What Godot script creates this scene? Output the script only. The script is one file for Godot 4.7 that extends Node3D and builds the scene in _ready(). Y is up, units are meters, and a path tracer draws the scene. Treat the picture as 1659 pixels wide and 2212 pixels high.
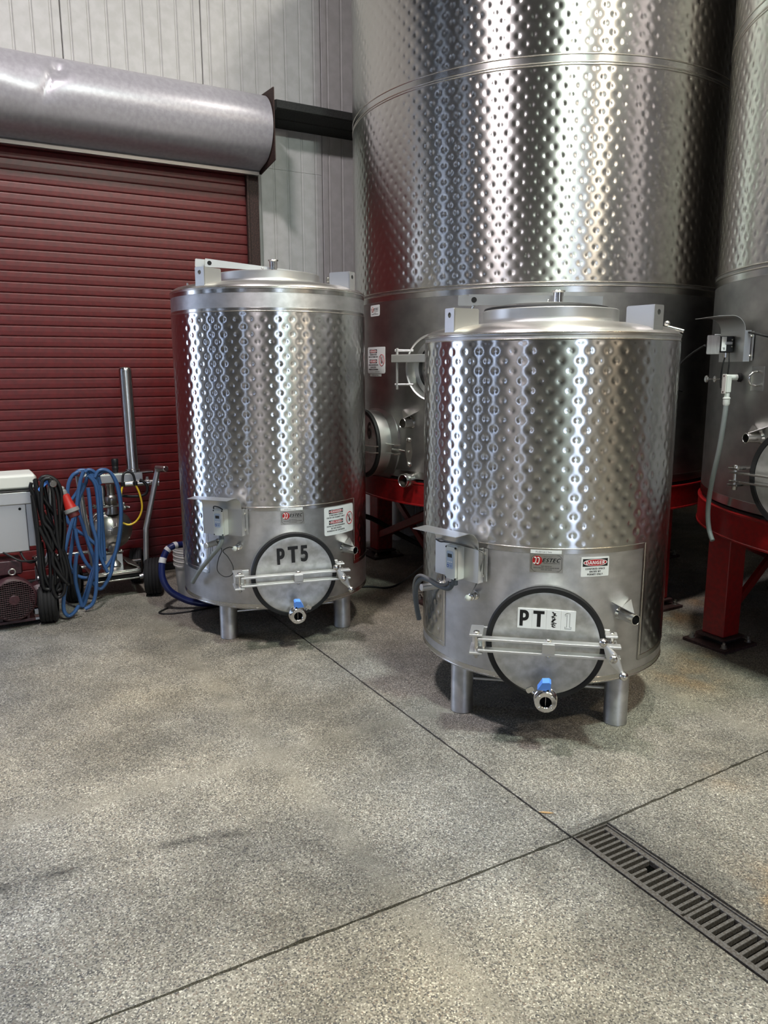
extends Node3D
# A winery corner: two small dimple-jacketed tanks, two large ones on red stands, pump carts before a red roller door.

var M := {}
var taken := {}
var tiles := {}

const AIR_HOSE := [
	[Vector3(0.735, 0.927, -5.650), Vector3(0.762, 0.953, -5.650), Vector3(0.792, 0.958, -5.650), Vector3(0.822, 0.949, -5.650), Vector3(0.845, 0.925, -5.650), Vector3(0.857, 0.881, -5.650)],
	[Vector3(0.795, 0.938, -5.613), Vector3(0.822, 0.962, -5.613), Vector3(0.856, 0.949, -5.613), Vector3(0.883, 0.910, -5.613), Vector3(0.895, 0.856, -5.613)],
	[Vector3(0.857, 0.911, -5.576), Vector3(0.880, 0.950, -5.576), Vector3(0.911, 0.962, -5.576), Vector3(0.941, 0.953, -5.576)],
	[Vector3(0.882, 0.934, -5.639), Vector3(0.911, 0.951, -5.639), Vector3(0.951, 0.948, -5.639), Vector3(0.990, 0.905, -5.639), Vector3(1.021, 0.821, -5.639), Vector3(1.033, 0.688, -5.639), Vector3(1.024, 0.555, -5.639), Vector3(1.000, 0.424, -5.639), Vector3(0.968, 0.338, -5.639), Vector3(0.916, 0.260, -5.639), Vector3(0.882, 0.228, -5.639)],
	[Vector3(0.882, 0.922, -5.602), Vector3(0.929, 0.946, -5.602), Vector3(0.969, 0.932, -5.602), Vector3(1.001, 0.860, -5.602), Vector3(1.017, 0.761, -5.602), Vector3(1.021, 0.651, -5.602), Vector3(1.008, 0.530, -5.602), Vector3(0.982, 0.411, -5.602), Vector3(0.948, 0.303, -5.602), Vector3(0.927, 0.216, -5.602), Vector3(0.897, 0.153, -5.602), Vector3(0.852, 0.100, -5.602), Vector3(0.819, 0.111, -5.602), Vector3(0.794, 0.156, -5.602)],
	[Vector3(0.785, 0.960, -5.565), Vector3(0.761, 0.899, -5.565), Vector3(0.740, 0.811, -5.565), Vector3(0.724, 0.727, -5.565), Vector3(0.698, 0.645, -5.565), Vector3(0.671, 0.573, -5.565), Vector3(0.635, 0.454, -5.565), Vector3(0.621, 0.369, -5.565), Vector3(0.630, 0.287, -5.565), Vector3(0.653, 0.262, -5.565)],
	[Vector3(0.819, 0.956, -5.628), Vector3(0.803, 0.872, -5.628), Vector3(0.762, 0.789, -5.628), Vector3(0.737, 0.716, -5.628), Vector3(0.718, 0.632, -5.628), Vector3(0.694, 0.505, -5.628), Vector3(0.659, 0.334, -5.628), Vector3(0.659, 0.269, -5.628), Vector3(0.686, 0.221, -5.628)],
	[Vector3(0.754, 0.954, -5.591), Vector3(0.718, 0.935, -5.591), Vector3(0.688, 0.885, -5.591), Vector3(0.675, 0.812, -5.591), Vector3(0.691, 0.763, -5.591), Vector3(0.739, 0.818, -5.591), Vector3(0.773, 0.879, -5.591)],
	[Vector3(0.810, 0.928, -5.554), Vector3(0.851, 0.867, -5.554), Vector3(0.862, 0.749, -5.554), Vector3(0.859, 0.587, -5.554), Vector3(0.845, 0.426, -5.554), Vector3(0.854, 0.337, -5.554), Vector3(0.893, 0.226, -5.554)],
	[Vector3(0.845, 0.934, -5.617), Vector3(0.886, 0.867, -5.617), Vector3(0.892, 0.737, -5.617), Vector3(0.891, 0.573, -5.617), Vector3(0.891, 0.407, -5.617), Vector3(0.888, 0.296, -5.617)],
	[Vector3(0.825, 0.934, -5.580), Vector3(0.865, 0.868, -5.580), Vector3(0.879, 0.743, -5.580), Vector3(0.876, 0.581, -5.580), Vector3(0.866, 0.445, -5.580), Vector3(0.869, 0.335, -5.580)],
	[Vector3(0.782, 0.866, -5.403), Vector3(0.786, 0.778, -5.403), Vector3(0.789, 0.621, -5.403), Vector3(0.809, 0.513, -5.403), Vector3(0.809, 0.450, -5.403), Vector3(0.799, 0.301, -5.403), Vector3(0.783, 0.142, -5.403), Vector3(0.755, 0.054, -5.403), Vector3(0.703, 0.024, -5.403)],
	[Vector3(0.655, 0.653, -5.606), Vector3(0.666, 0.603, -5.606), Vector3(0.711, 0.545, -5.606), Vector3(0.773, 0.495, -5.606), Vector3(0.810, 0.452, -5.606), Vector3(0.840, 0.416, -5.606)],
	[Vector3(0.704, 0.558, -5.569), Vector3(0.707, 0.493, -5.569), Vector3(0.721, 0.410, -5.569), Vector3(0.754, 0.313, -5.569), Vector3(0.791, 0.259, -5.569), Vector3(0.817, 0.244, -5.569)],
	[Vector3(0.662, 0.262, -5.632), Vector3(0.691, 0.214, -5.632), Vector3(0.754, 0.185, -5.632), Vector3(0.812, 0.202, -5.632), Vector3(0.857, 0.252, -5.632)],
	[Vector3(0.688, 0.407, -5.475), Vector3(0.670, 0.302, -5.475), Vector3(0.667, 0.195, -5.475), Vector3(0.684, 0.084, -5.475), Vector3(0.692, 0.028, -5.475)],
	[Vector3(0.835, 0.344, -5.558), Vector3(0.780, 0.213, -5.558), Vector3(0.743, 0.108, -5.558), Vector3(0.707, 0.030, -5.558)],
	[Vector3(0.578, 0.233, -5.291), Vector3(0.558, 0.126, -5.291), Vector3(0.560, 0.058, -5.291), Vector3(0.584, 0.027, -5.291), Vector3(0.621, 0.048, -5.291), Vector3(0.653, 0.090, -5.291)],
	[Vector3(0.738, 0.755, -5.584), Vector3(0.737, 0.675, -5.584), Vector3(0.759, 0.565, -5.584), Vector3(0.781, 0.454, -5.584), Vector3(0.809, 0.341, -5.584), Vector3(0.812, 0.241, -5.584)],
	[Vector3(0.821, 0.429, -5.497), Vector3(0.801, 0.280, -5.497), Vector3(0.756, 0.149, -5.497), Vector3(0.713, 0.029, -5.497), Vector3(0.692, 0.022, -5.497)],
]

const BLACK_CABLE := [
	[Vector3(0.429, 0.943, -5.290), Vector3(0.420, 0.910, -5.290), Vector3(0.432, 0.865, -5.290), Vector3(0.457, 0.794, -5.290), Vector3(0.495, 0.711, -5.290), Vector3(0.533, 0.617, -5.290), Vector3(0.563, 0.523, -5.290), Vector3(0.592, 0.427, -5.290), Vector3(0.611, 0.301, -5.290), Vector3(0.617, 0.248, -5.290)],
	[Vector3(0.445, 0.966, -5.253), Vector3(0.452, 0.888, -5.253), Vector3(0.467, 0.799, -5.253), Vector3(0.471, 0.680, -5.253), Vector3(0.481, 0.580, -5.253), Vector3(0.491, 0.478, -5.253), Vector3(0.492, 0.377, -5.253), Vector3(0.484, 0.276, -5.253), Vector3(0.467, 0.228, -5.253)],
	[Vector3(0.469, 0.959, -5.216), Vector3(0.487, 0.982, -5.216), Vector3(0.518, 0.984, -5.216), Vector3(0.552, 0.968, -5.216), Vector3(0.580, 0.931, -5.216), Vector3(0.593, 0.862, -5.216), Vector3(0.581, 0.764, -5.216), Vector3(0.551, 0.668, -5.216), Vector3(0.523, 0.592, -5.216), Vector3(0.512, 0.509, -5.216)],
	[Vector3(0.474, 0.858, -5.279), Vector3(0.501, 0.802, -5.279), Vector3(0.533, 0.749, -5.279), Vector3(0.561, 0.701, -5.279), Vector3(0.587, 0.684, -5.279), Vector3(0.605, 0.712, -5.279), Vector3(0.597, 0.753, -5.279)],
	[Vector3(0.423, 0.868, -5.242), Vector3(0.426, 0.736, -5.242), Vector3(0.431, 0.588, -5.242), Vector3(0.428, 0.438, -5.242), Vector3(0.429, 0.338, -5.242), Vector3(0.442, 0.265, -5.242), Vector3(0.471, 0.235, -5.242)],
	[Vector3(0.443, 0.667, -5.205), Vector3(0.468, 0.591, -5.205), Vector3(0.505, 0.497, -5.205), Vector3(0.539, 0.402, -5.205), Vector3(0.563, 0.308, -5.205), Vector3(0.588, 0.263, -5.205)],
	[Vector3(0.569, 0.940, -5.268), Vector3(0.590, 0.855, -5.268), Vector3(0.597, 0.715, -5.268), Vector3(0.590, 0.615, -5.268), Vector3(0.576, 0.490, -5.268), Vector3(0.544, 0.367, -5.268)],
	[Vector3(0.523, 0.973, -5.231), Vector3(0.485, 0.946, -5.231), Vector3(0.472, 0.831, -5.231), Vector3(0.479, 0.703, -5.231), Vector3(0.505, 0.631, -5.231), Vector3(0.534, 0.538, -5.231), Vector3(0.561, 0.474, -5.231), Vector3(0.581, 0.370, -5.231), Vector3(0.582, 0.268, -5.231)],
	[Vector3(0.501, 0.339, -5.194), Vector3(0.491, 0.270, -5.194), Vector3(0.504, 0.207, -5.194), Vector3(0.526, 0.193, -5.194), Vector3(0.555, 0.220, -5.194), Vector3(0.569, 0.279, -5.194)],
	[Vector3(0.535, 0.268, -5.257), Vector3(0.519, 0.240, -5.257), Vector3(0.526, 0.218, -5.257), Vector3(0.541, 0.236, -5.257), Vector3(0.545, 0.277, -5.257)],
	[Vector3(0.506, 0.483, -5.220), Vector3(0.509, 0.408, -5.220), Vector3(0.536, 0.338, -5.220), Vector3(0.572, 0.272, -5.220)],
	[Vector3(0.455, 0.552, -5.283), Vector3(0.450, 0.427, -5.283), Vector3(0.451, 0.325, -5.283), Vector3(0.459, 0.252, -5.283), Vector3(0.484, 0.223, -5.283), Vector3(0.501, 0.267, -5.283)],
	[Vector3(0.450, 0.928, -5.246), Vector3(0.456, 0.781, -5.246), Vector3(0.477, 0.656, -5.246), Vector3(0.496, 0.554, -5.246), Vector3(0.506, 0.453, -5.246), Vector3(0.517, 0.350, -5.246), Vector3(0.501, 0.266, -5.246)],
	[Vector3(0.503, 0.982, -5.209), Vector3(0.541, 0.955, -5.209), Vector3(0.566, 0.875, -5.209), Vector3(0.571, 0.767, -5.209), Vector3(0.565, 0.629, -5.209), Vector3(0.551, 0.505, -5.209), Vector3(0.562, 0.403, -5.209), Vector3(0.572, 0.295, -5.209)],
	[Vector3(0.495, 0.960, -5.272), Vector3(0.505, 0.861, -5.272), Vector3(0.510, 0.752, -5.272), Vector3(0.533, 0.640, -5.272), Vector3(0.557, 0.542, -5.272), Vector3(0.584, 0.463, -5.272), Vector3(0.584, 0.350, -5.272)],
	[Vector3(0.428, 0.834, -5.235), Vector3(0.434, 0.687, -5.235), Vector3(0.444, 0.538, -5.235), Vector3(0.448, 0.412, -5.235), Vector3(0.458, 0.310, -5.235), Vector3(0.485, 0.250, -5.235)],
	[Vector3(0.527, 0.967, -5.198), Vector3(0.542, 0.869, -5.198), Vector3(0.543, 0.761, -5.198), Vector3(0.545, 0.672, -5.198), Vector3(0.547, 0.583, -5.198), Vector3(0.555, 0.457, -5.198)],
	[Vector3(0.426, 0.946, -5.261), Vector3(0.418, 0.912, -5.261), Vector3(0.434, 0.875, -5.261), Vector3(0.450, 0.794, -5.261), Vector3(0.492, 0.720, -5.261), Vector3(0.540, 0.622, -5.261), Vector3(0.567, 0.528, -5.261), Vector3(0.594, 0.438, -5.261), Vector3(0.612, 0.302, -5.261), Vector3(0.616, 0.252, -5.261)],
	[Vector3(0.448, 0.975, -5.224), Vector3(0.456, 0.890, -5.224), Vector3(0.465, 0.810, -5.224), Vector3(0.476, 0.685, -5.224), Vector3(0.484, 0.580, -5.224), Vector3(0.494, 0.478, -5.224), Vector3(0.490, 0.380, -5.224), Vector3(0.483, 0.278, -5.224), Vector3(0.473, 0.240, -5.224)],
	[Vector3(0.474, 0.954, -5.287), Vector3(0.503, 0.973, -5.287), Vector3(0.529, 0.978, -5.287), Vector3(0.562, 0.960, -5.287), Vector3(0.589, 0.920, -5.287), Vector3(0.604, 0.845, -5.287), Vector3(0.594, 0.746, -5.287), Vector3(0.566, 0.647, -5.287), Vector3(0.535, 0.582, -5.287), Vector3(0.526, 0.486, -5.287)],
	[Vector3(0.480, 0.861, -5.250), Vector3(0.504, 0.810, -5.250), Vector3(0.538, 0.752, -5.250), Vector3(0.558, 0.713, -5.250), Vector3(0.591, 0.681, -5.250), Vector3(0.599, 0.713, -5.250), Vector3(0.596, 0.763, -5.250)],
	[Vector3(0.420, 0.868, -5.213), Vector3(0.432, 0.746, -5.213), Vector3(0.434, 0.599, -5.213), Vector3(0.432, 0.447, -5.213), Vector3(0.434, 0.337, -5.213), Vector3(0.441, 0.265, -5.213), Vector3(0.469, 0.249, -5.213)],
	[Vector3(0.454, 0.660, -5.276), Vector3(0.473, 0.578, -5.276), Vector3(0.517, 0.485, -5.276), Vector3(0.542, 0.380, -5.276), Vector3(0.571, 0.283, -5.276), Vector3(0.604, 0.245, -5.276)],
	[Vector3(0.568, 0.944, -5.239), Vector3(0.591, 0.857, -5.239), Vector3(0.598, 0.718, -5.239), Vector3(0.596, 0.620, -5.239), Vector3(0.574, 0.493, -5.239), Vector3(0.540, 0.377, -5.239)],
	[Vector3(0.529, 0.975, -5.202), Vector3(0.486, 0.957, -5.202), Vector3(0.471, 0.834, -5.202), Vector3(0.472, 0.707, -5.202), Vector3(0.507, 0.642, -5.202), Vector3(0.535, 0.544, -5.202), Vector3(0.563, 0.482, -5.202), Vector3(0.583, 0.373, -5.202), Vector3(0.575, 0.282, -5.202)],
	[Vector3(0.512, 0.314, -5.265), Vector3(0.497, 0.252, -5.265), Vector3(0.515, 0.189, -5.265), Vector3(0.534, 0.176, -5.265), Vector3(0.564, 0.199, -5.265), Vector3(0.577, 0.262, -5.265)],
	[Vector3(0.539, 0.282, -5.228), Vector3(0.519, 0.244, -5.228), Vector3(0.524, 0.230, -5.228), Vector3(0.546, 0.247, -5.228), Vector3(0.540, 0.286, -5.228)],
	[Vector3(0.509, 0.495, -5.191), Vector3(0.506, 0.417, -5.191), Vector3(0.540, 0.345, -5.191), Vector3(0.577, 0.283, -5.191)],
	[Vector3(0.453, 0.556, -5.254), Vector3(0.455, 0.433, -5.254), Vector3(0.447, 0.338, -5.254), Vector3(0.459, 0.264, -5.254), Vector3(0.488, 0.225, -5.254), Vector3(0.496, 0.278, -5.254)],
	[Vector3(0.454, 0.929, -5.217), Vector3(0.461, 0.788, -5.217), Vector3(0.472, 0.665, -5.217), Vector3(0.501, 0.563, -5.217), Vector3(0.504, 0.460, -5.217), Vector3(0.515, 0.358, -5.217), Vector3(0.507, 0.277, -5.217)],
	[Vector3(0.505, 0.967, -5.280), Vector3(0.556, 0.938, -5.280), Vector3(0.575, 0.858, -5.280), Vector3(0.588, 0.757, -5.280), Vector3(0.579, 0.609, -5.280), Vector3(0.564, 0.489, -5.280), Vector3(0.569, 0.389, -5.280), Vector3(0.579, 0.283, -5.280)],
]


class MB:
	var v := PackedVector3Array()
	var n := PackedVector3Array()
	var uv := PackedVector2Array()
	var ix := PackedInt32Array()

	func vert(p: Vector3, nn: Vector3, t := Vector2.ZERO) -> int:
		v.append(p)
		n.append(nn)
		uv.append(t)
		return v.size() - 1

	func tri(a: int, b: int, c: int) -> void:
		var g := (v[b] - v[a]).cross(v[c] - v[a])
		if g.length_squared() < 1e-18:
			return
		if g.dot(n[a] + n[b] + n[c]) > 0.0:
			ix.append_array(PackedInt32Array([a, c, b]))
		else:
			ix.append_array(PackedInt32Array([a, b, c]))

	func quad(a: int, b: int, c: int, d: int) -> void:
		tri(a, b, c)
		tri(a, c, d)

	func face(p: Array, nn: Vector3) -> void:
		var k := []
		for q in p:
			k.append(vert(q, nn, Vector2(q.x + q.z, q.y)))
		for i in range(1, p.size() - 1):
			tri(k[0], k[i], k[i + 1])

	func mesh() -> ArrayMesh:
		var a := []
		a.resize(Mesh.ARRAY_MAX)
		a[Mesh.ARRAY_VERTEX] = v
		a[Mesh.ARRAY_NORMAL] = n
		a[Mesh.ARRAY_TEX_UV] = uv
		a[Mesh.ARRAY_INDEX] = ix
		var m := ArrayMesh.new()
		m.add_surface_from_arrays(Mesh.PRIMITIVE_TRIANGLES, a)
		return m

	# a box with chamfered, softly shaded edges
	func box(t: Transform3D, size: Vector3, bev := 0.002) -> MB:
		var h := size * 0.5
		bev = minf(bev, minf(h.x, minf(h.y, h.z)) * 0.9)
		var id := {}
		for sx in [-1, 1]:
			for sy in [-1, 1]:
				for sz in [-1, 1]:
					var s := Vector3(sx, sy, sz)
					for ax in 3:
						var p := s * h
						for o in 3:
							if o != ax:
								p[o] -= s[o] * bev
						var nn := Vector3.ZERO
						nn[ax] = s[ax]
						id[[sx, sy, sz, ax]] = vert(t * p, (t.basis * nn).normalized(), Vector2(p.x + p.z, p.y))
		for ax in 3:
			var b := (ax + 1) % 3
			var c := (ax + 2) % 3
			for s in [-1, 1]:
				var q := []
				for e in [[-1, -1], [1, -1], [1, 1], [-1, 1]]:
					var k := [0, 0, 0, ax]
					k[ax] = s
					k[b] = e[0]
					k[c] = e[1]
					q.append(id[k])
				quad(q[0], q[1], q[2], q[3])
			for sb in [-1, 1]:
				for sc in [-1, 1]:
					var q2 := []
					for e in [[-1, b], [1, b], [1, c], [-1, c]]:
						var k := [0, 0, 0, e[1]]
						k[ax] = e[0]
						k[b] = sb
						k[c] = sc
						q2.append(id[k])
					quad(q2[0], q2[1], q2[2], q2[3])
		for sx in [-1, 1]:
			for sy in [-1, 1]:
				for sz in [-1, 1]:
					tri(id[[sx, sy, sz, 0]], id[[sx, sy, sz, 1]], id[[sx, sy, sz, 2]])
		return self

	# turn a profile of (radius, height) round the local y axis; creases sharper than 35 degrees stay sharp
	func lathe(t: Transform3D, prof: Array, segs := 32, a0 := 0.0, a1 := TAU) -> MB:
		var m := prof.size()
		var nb := t.basis.inverse().transposed()
		var sn := []
		for i in m - 1:
			var d: Vector2 = prof[i + 1] - prof[i]
			sn.append(Vector2(d.y, -d.x).normalized())
		var along := 0.0
		for i in m - 1:
			var na: Vector2 = sn[i]
			var nz: Vector2 = sn[i]
			if i > 0 and sn[i].dot(sn[i - 1]) > 0.8:
				na = (sn[i] + sn[i - 1]).normalized()
			if i < m - 2 and sn[i].dot(sn[i + 1]) > 0.8:
				nz = (sn[i] + sn[i + 1]).normalized()
			var step: float = prof[i].distance_to(prof[i + 1])
			if step < 1e-7:
				continue
			var first := v.size()
			for k in segs + 1:
				var a := a0 + (a1 - a0) * k / segs
				var c := cos(a)
				var s := sin(a)
				vert(t * Vector3(s * prof[i].x, prof[i].y, c * prof[i].x), (nb * Vector3(s * na.x, na.y, c * na.x)).normalized(), Vector2(a / TAU, along))
				vert(t * Vector3(s * prof[i + 1].x, prof[i + 1].y, c * prof[i + 1].x), (nb * Vector3(s * nz.x, nz.y, c * nz.x)).normalized(), Vector2(a / TAU, along + step))
			for k in segs:
				var b := first + 2 * k
				quad(b, b + 1, b + 3, b + 2)
			along += step
		return self

	func ball(t: Transform3D, r: float, segs := 16) -> MB:
		var p := []
		for i in segs / 2 + 1:
			var a := -PI / 2 + PI * i / (segs / 2)
			p.append(Vector2(maxf(cos(a) * r, 0.0), sin(a) * r))
		return lathe(t, p, segs)

	# a round bar between two points
	func rod(a: Vector3, b: Vector3, r: float, segs := 14, r2 := -1.0) -> MB:
		if r2 < 0.0:
			r2 = r
		var l := a.distance_to(b)
		var e := minf(minf(r, r2) * 0.15, l * 0.2)
		return lathe(MB.along(a, b), [Vector2(0, 0), Vector2(r - e, 0), Vector2(r, e), Vector2(r2, l - e), Vector2(r2 - e, l), Vector2(0, l)], segs)

	func pipe(a: Vector3, b: Vector3, r: float, ri: float, segs := 24) -> MB:
		var l := a.distance_to(b)
		var e := (r - ri) * 0.3
		return lathe(MB.along(a, b), [Vector2(ri, l * 0.02), Vector2(r - e, 0), Vector2(r, e), Vector2(r, l - e), Vector2(r - e, l), Vector2(ri + e, l), Vector2(ri, l - e), Vector2(ri, l * 0.02)], segs)

	static func along(a: Vector3, b: Vector3) -> Transform3D:
		var y := (b - a).normalized()
		var x := y.cross(Vector3.FORWARD if absf(y.z) < 0.9 else Vector3.RIGHT).normalized()
		return Transform3D(Basis(x, y, x.cross(y)), a)

	# a round tube swept along points
	func tube(p: Array, r: float, segs := 8, closed := false) -> MB:
		var m := p.size()
		var first := v.size()
		var x := Vector3.ZERO
		var along_u := 0.0
		var rings := m + 1 if closed else m
		for i in rings:
			var q: Vector3 = p[i % m]
			var d: Vector3 = (p[(i + 1) % m] - p[(i - 1 + m) % m]) if closed else (p[mini(i + 1, m - 1)] - p[maxi(i - 1, 0)])
			d = d.normalized()
			if x == Vector3.ZERO:
				x = d.cross(Vector3.UP if absf(d.y) < 0.9 else Vector3.RIGHT).normalized()
			x = (x - d * x.dot(d)).normalized()
			var y := d.cross(x)
			if i > 0:
				along_u += q.distance_to(p[(i - 1) % m])
			for k in segs + 1:
				var a := TAU * k / segs
				var nn := x * cos(a) + y * sin(a)
				vert(q + nn * r, nn, Vector2(float(k) / segs, along_u))
		for i in rings - 1:
			for k in segs:
				var b := first + i * (segs + 1) + k
				quad(b, b + 1, b + segs + 2, b + segs + 1)
		if not closed:
			for e in [0, m - 1]:
				var d: Vector3 = (p[0] - p[1]) if e == 0 else (p[m - 1] - p[m - 2])
				d = d.normalized()
				var c := vert(p[e], d)
				var ring := []
				for k in segs:
					ring.append(vert(v[first + e * (segs + 1) + k], d))
				for k in segs:
					tri(c, ring[k], ring[(k + 1) % segs])
		return self

	# a polygon in the local xy plane given depth along local z
	func plate(t: Transform3D, poly: PackedVector2Array, depth: float, smooth := false) -> MB:
		var m := poly.size()
		var tr := Geometry2D.triangulate_polygon(poly)
		for z in [0.0, depth]:
			var nn := (t.basis * Vector3(0, 0, -1 if z == 0.0 else 1)).normalized()
			var first := v.size()
			for q in poly:
				vert(t * Vector3(q.x, q.y, z), nn, q)
			for i in tr.size() / 3:
				tri(first + tr[3 * i], first + tr[3 * i + 1], first + tr[3 * i + 2])
		var ccw := not Geometry2D.is_polygon_clockwise(poly)
		for i in m:
			var a := poly[i]
			var b := poly[(i + 1) % m]
			if a.distance_to(b) < 1e-6:
				continue
			var d := (b - a).normalized()
			var o := Vector2(d.y, -d.x) if ccw else Vector2(-d.y, d.x)
			var oa := o
			var ob := o
			if smooth:
				var dp := (a - poly[(i - 1 + m) % m]).normalized()
				var dn := (poly[(i + 2) % m] - b).normalized()
				var op := Vector2(dp.y, -dp.x) if ccw else Vector2(-dp.y, dp.x)
				var on := Vector2(dn.y, -dn.x) if ccw else Vector2(-dn.y, dn.x)
				if op.dot(o) > 0.7:
					oa = (o + op).normalized()
				if on.dot(o) > 0.7:
					ob = (o + on).normalized()
			var na := (t.basis * Vector3(oa.x, oa.y, 0)).normalized()
			var nz := (t.basis * Vector3(ob.x, ob.y, 0)).normalized()
			var k := vert(t * Vector3(a.x, a.y, 0), na, a)
			vert(t * Vector3(a.x, a.y, depth), na, a)
			vert(t * Vector3(b.x, b.y, depth), nz, b)
			vert(t * Vector3(b.x, b.y, 0), nz, b)
			quad(k, k + 1, k + 2, k + 3)
		return self

	# a sheet of given thickness bent along a profile in local (z, y), as wide as w along local x
	func bent(t: Transform3D, prof: Array, w: float, th: float) -> MB:
		var m := prof.size()
		var outer := PackedVector2Array()
		var inner := PackedVector2Array()
		for i in m:
			var d: Vector2 = (prof[mini(i + 1, m - 1)] - prof[maxi(i - 1, 0)]).normalized()
			var o := Vector2(d.y, -d.x)
			outer.append(prof[i] + o * th * 0.5)
			inner.append(prof[i] - o * th * 0.5)
		inner.reverse()
		outer.append_array(inner)
		var turned := Transform3D(t.basis * Basis(Vector3(0, 0, 1), Vector3(0, 1, 0), Vector3(-1, 0, 0)), t.origin + t.basis * Vector3(w * 0.5, 0, 0))
		return plate(turned, outer, w, true)


func ring(r: float, seg := 24, c := Vector2.ZERO) -> PackedVector2Array:
	var p := PackedVector2Array()
	for i in seg:
		p.append(c + Vector2(cos(TAU * i / seg), sin(TAU * i / seg)) * r)
	return p


func rounded(w: float, h: float, r: float, seg := 5) -> PackedVector2Array:
	var p := PackedVector2Array()
	for k in 4:
		var c := Vector2([1, -1, -1, 1][k] * (w / 2 - r), [1, 1, -1, -1][k] * (h / 2 - r))
		for i in seg + 1:
			var a := PI / 2 * (k + float(i) / seg)
			p.append(c + Vector2(cos(a), sin(a)) * r)
	return p


func holed(outer: PackedVector2Array, c: Vector2, r: float, seg := 18) -> PackedVector2Array:
	var p := outer.duplicate()
	var best := 0
	for i in p.size():
		if p[i].distance_to(c) < p[best].distance_to(c):
			best = i
	var turned := PackedVector2Array()
	for i in p.size() + 1:
		turned.append(p[(best + i) % p.size()])
	var a0 := (p[best] - c).angle()
	var way := 1.0 if Geometry2D.is_polygon_clockwise(p) else -1.0
	for i in seg + 1:
		var a := a0 + way * TAU * i / seg
		turned.append(c + Vector2(cos(a), sin(a)) * r + (Vector2(cos(a0 + PI / 2), sin(a0 + PI / 2)) * 1e-5 if i == seg else Vector2.ZERO))
	turned[p.size()] += Vector2(1e-5, 1e-5)
	return turned


func spline(p: Array, sub := 6, closed := false) -> Array:
	var out := []
	var m := p.size()
	for i in (m if closed else m - 1):
		var a: Vector3 = p[(i - 1 + m) % m] if closed else p[maxi(i - 1, 0)]
		var b: Vector3 = p[i]
		var c: Vector3 = p[(i + 1) % m]
		var d: Vector3 = p[(i + 2) % m] if closed else p[mini(i + 2, m - 1)]
		for k in sub:
			out.append(b.cubic_interpolate(c, a, d, float(k) / sub))
	if not closed:
		out.append(p[m - 1])
	return out


func at(x := 0.0, y := 0.0, z := 0.0, turn := Vector3.ZERO) -> Transform3D:
	return Transform3D(Basis.from_euler(turn), Vector3(x, y, z))


func obj(called: String, m, mat: Material, parent: Node) -> MeshInstance3D:
	var o := MeshInstance3D.new()
	o.name = numbered(called) if parent == self else called
	o.mesh = m.mesh() if m is MB else m
	o.material_override = mat
	parent.add_child(o, true)
	return o


func numbered(called: String) -> String:
	var k: int = taken.get(called, 0)
	taken[called] = k + 1
	return called if k == 0 else "%s_%03d" % [called, k]


func tag(o: Node, label: String, category: String, group := "") -> Node:
	o.set_meta("label", label)
	o.set_meta("category", category)
	if group:
		o.set_meta("group", group)
	return o


func thing(called: String, label: String, category: String, t := Transform3D(), group := "") -> Node3D:
	var o := Node3D.new()
	o.name = numbered(called)
	add_child(o)
	o.transform = t
	tag(o, label, category, group)
	return o


func struct(called: String, m, mat: Material) -> MeshInstance3D:
	var o := obj(called, m, mat, self)
	o.set_meta("kind", "structure")
	return o


# lettering stretched to fill w x h, laid on a surface by a function of (u, v, w)
func text(called: String, words: String, w: float, h: float, mat: Material, lay: Callable, parent: Node, c := Vector2.ZERO, bold := true, slant := 0.0, thick := 0.0006, serif := false) -> MeshInstance3D:
	var f := SystemFont.new()
	f.font_names = PackedStringArray(["Droid Serif" if serif else "Droid Sans"])
	f.font_weight = 700 if bold else 400
	var t := TextMesh.new()
	t.text = words
	var fv := FontVariation.new()
	fv.base_font = f
	fv.variation_embolden = 0.4 if bold and words.length() == 1 else 0.0
	t.font = fv
	t.font_size = 48
	t.pixel_size = 0.01
	t.depth = 0.01
	t.curve_step = 2.0
	var a := t.surface_get_arrays(0)
	var p: PackedVector3Array = a[Mesh.ARRAY_VERTEX]
	if p.is_empty():
		return null
	var lo := p[0]
	var hi := p[0]
	for q in p:
		lo = lo.min(q)
		hi = hi.max(q)
	var q2 := PackedVector3Array()
	var n2 := PackedVector3Array()
	var nn: PackedVector3Array = a[Mesh.ARRAY_NORMAL]
	for i in p.size():
		var k := (p[i] - lo) / (hi - lo)
		var u := c.x + (k.x - 0.5) * w + (k.y - 0.5) * h * slant
		var vv := c.y + (k.y - 0.5) * h
		var z: float = thick * k.z
		var o: Vector3 = lay.call(u, vv, z)
		var du: Vector3 = (lay.call(u + 1e-3, vv, z) - o).normalized()
		var dv: Vector3 = (lay.call(u, vv + 1e-3, z) - o).normalized()
		q2.append(o)
		n2.append((du * nn[i].x + dv * nn[i].y + du.cross(dv) * nn[i].z).normalized())
	var b := []
	b.resize(Mesh.ARRAY_MAX)
	b[Mesh.ARRAY_VERTEX] = q2
	b[Mesh.ARRAY_NORMAL] = n2
	if a[Mesh.ARRAY_INDEX] != null:
		b[Mesh.ARRAY_INDEX] = a[Mesh.ARRAY_INDEX]
	var m := ArrayMesh.new()
	m.add_surface_from_arrays(Mesh.PRIMITIVE_TRIANGLES, b)
	return obj(called, m, mat, parent)


# surfaces to lay signs on
func on_drum(r: float, phi: float, y: float) -> Callable:
	return func(u: float, v: float, w: float) -> Vector3:
		var a := phi + u / r
		return Vector3(sin(a) * (r + w), y + v, cos(a) * (r + w))


func on_flat(t: Transform3D) -> Callable:
	return func(u: float, v: float, w: float) -> Vector3:
		return t * Vector3(u, v, w)


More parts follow.
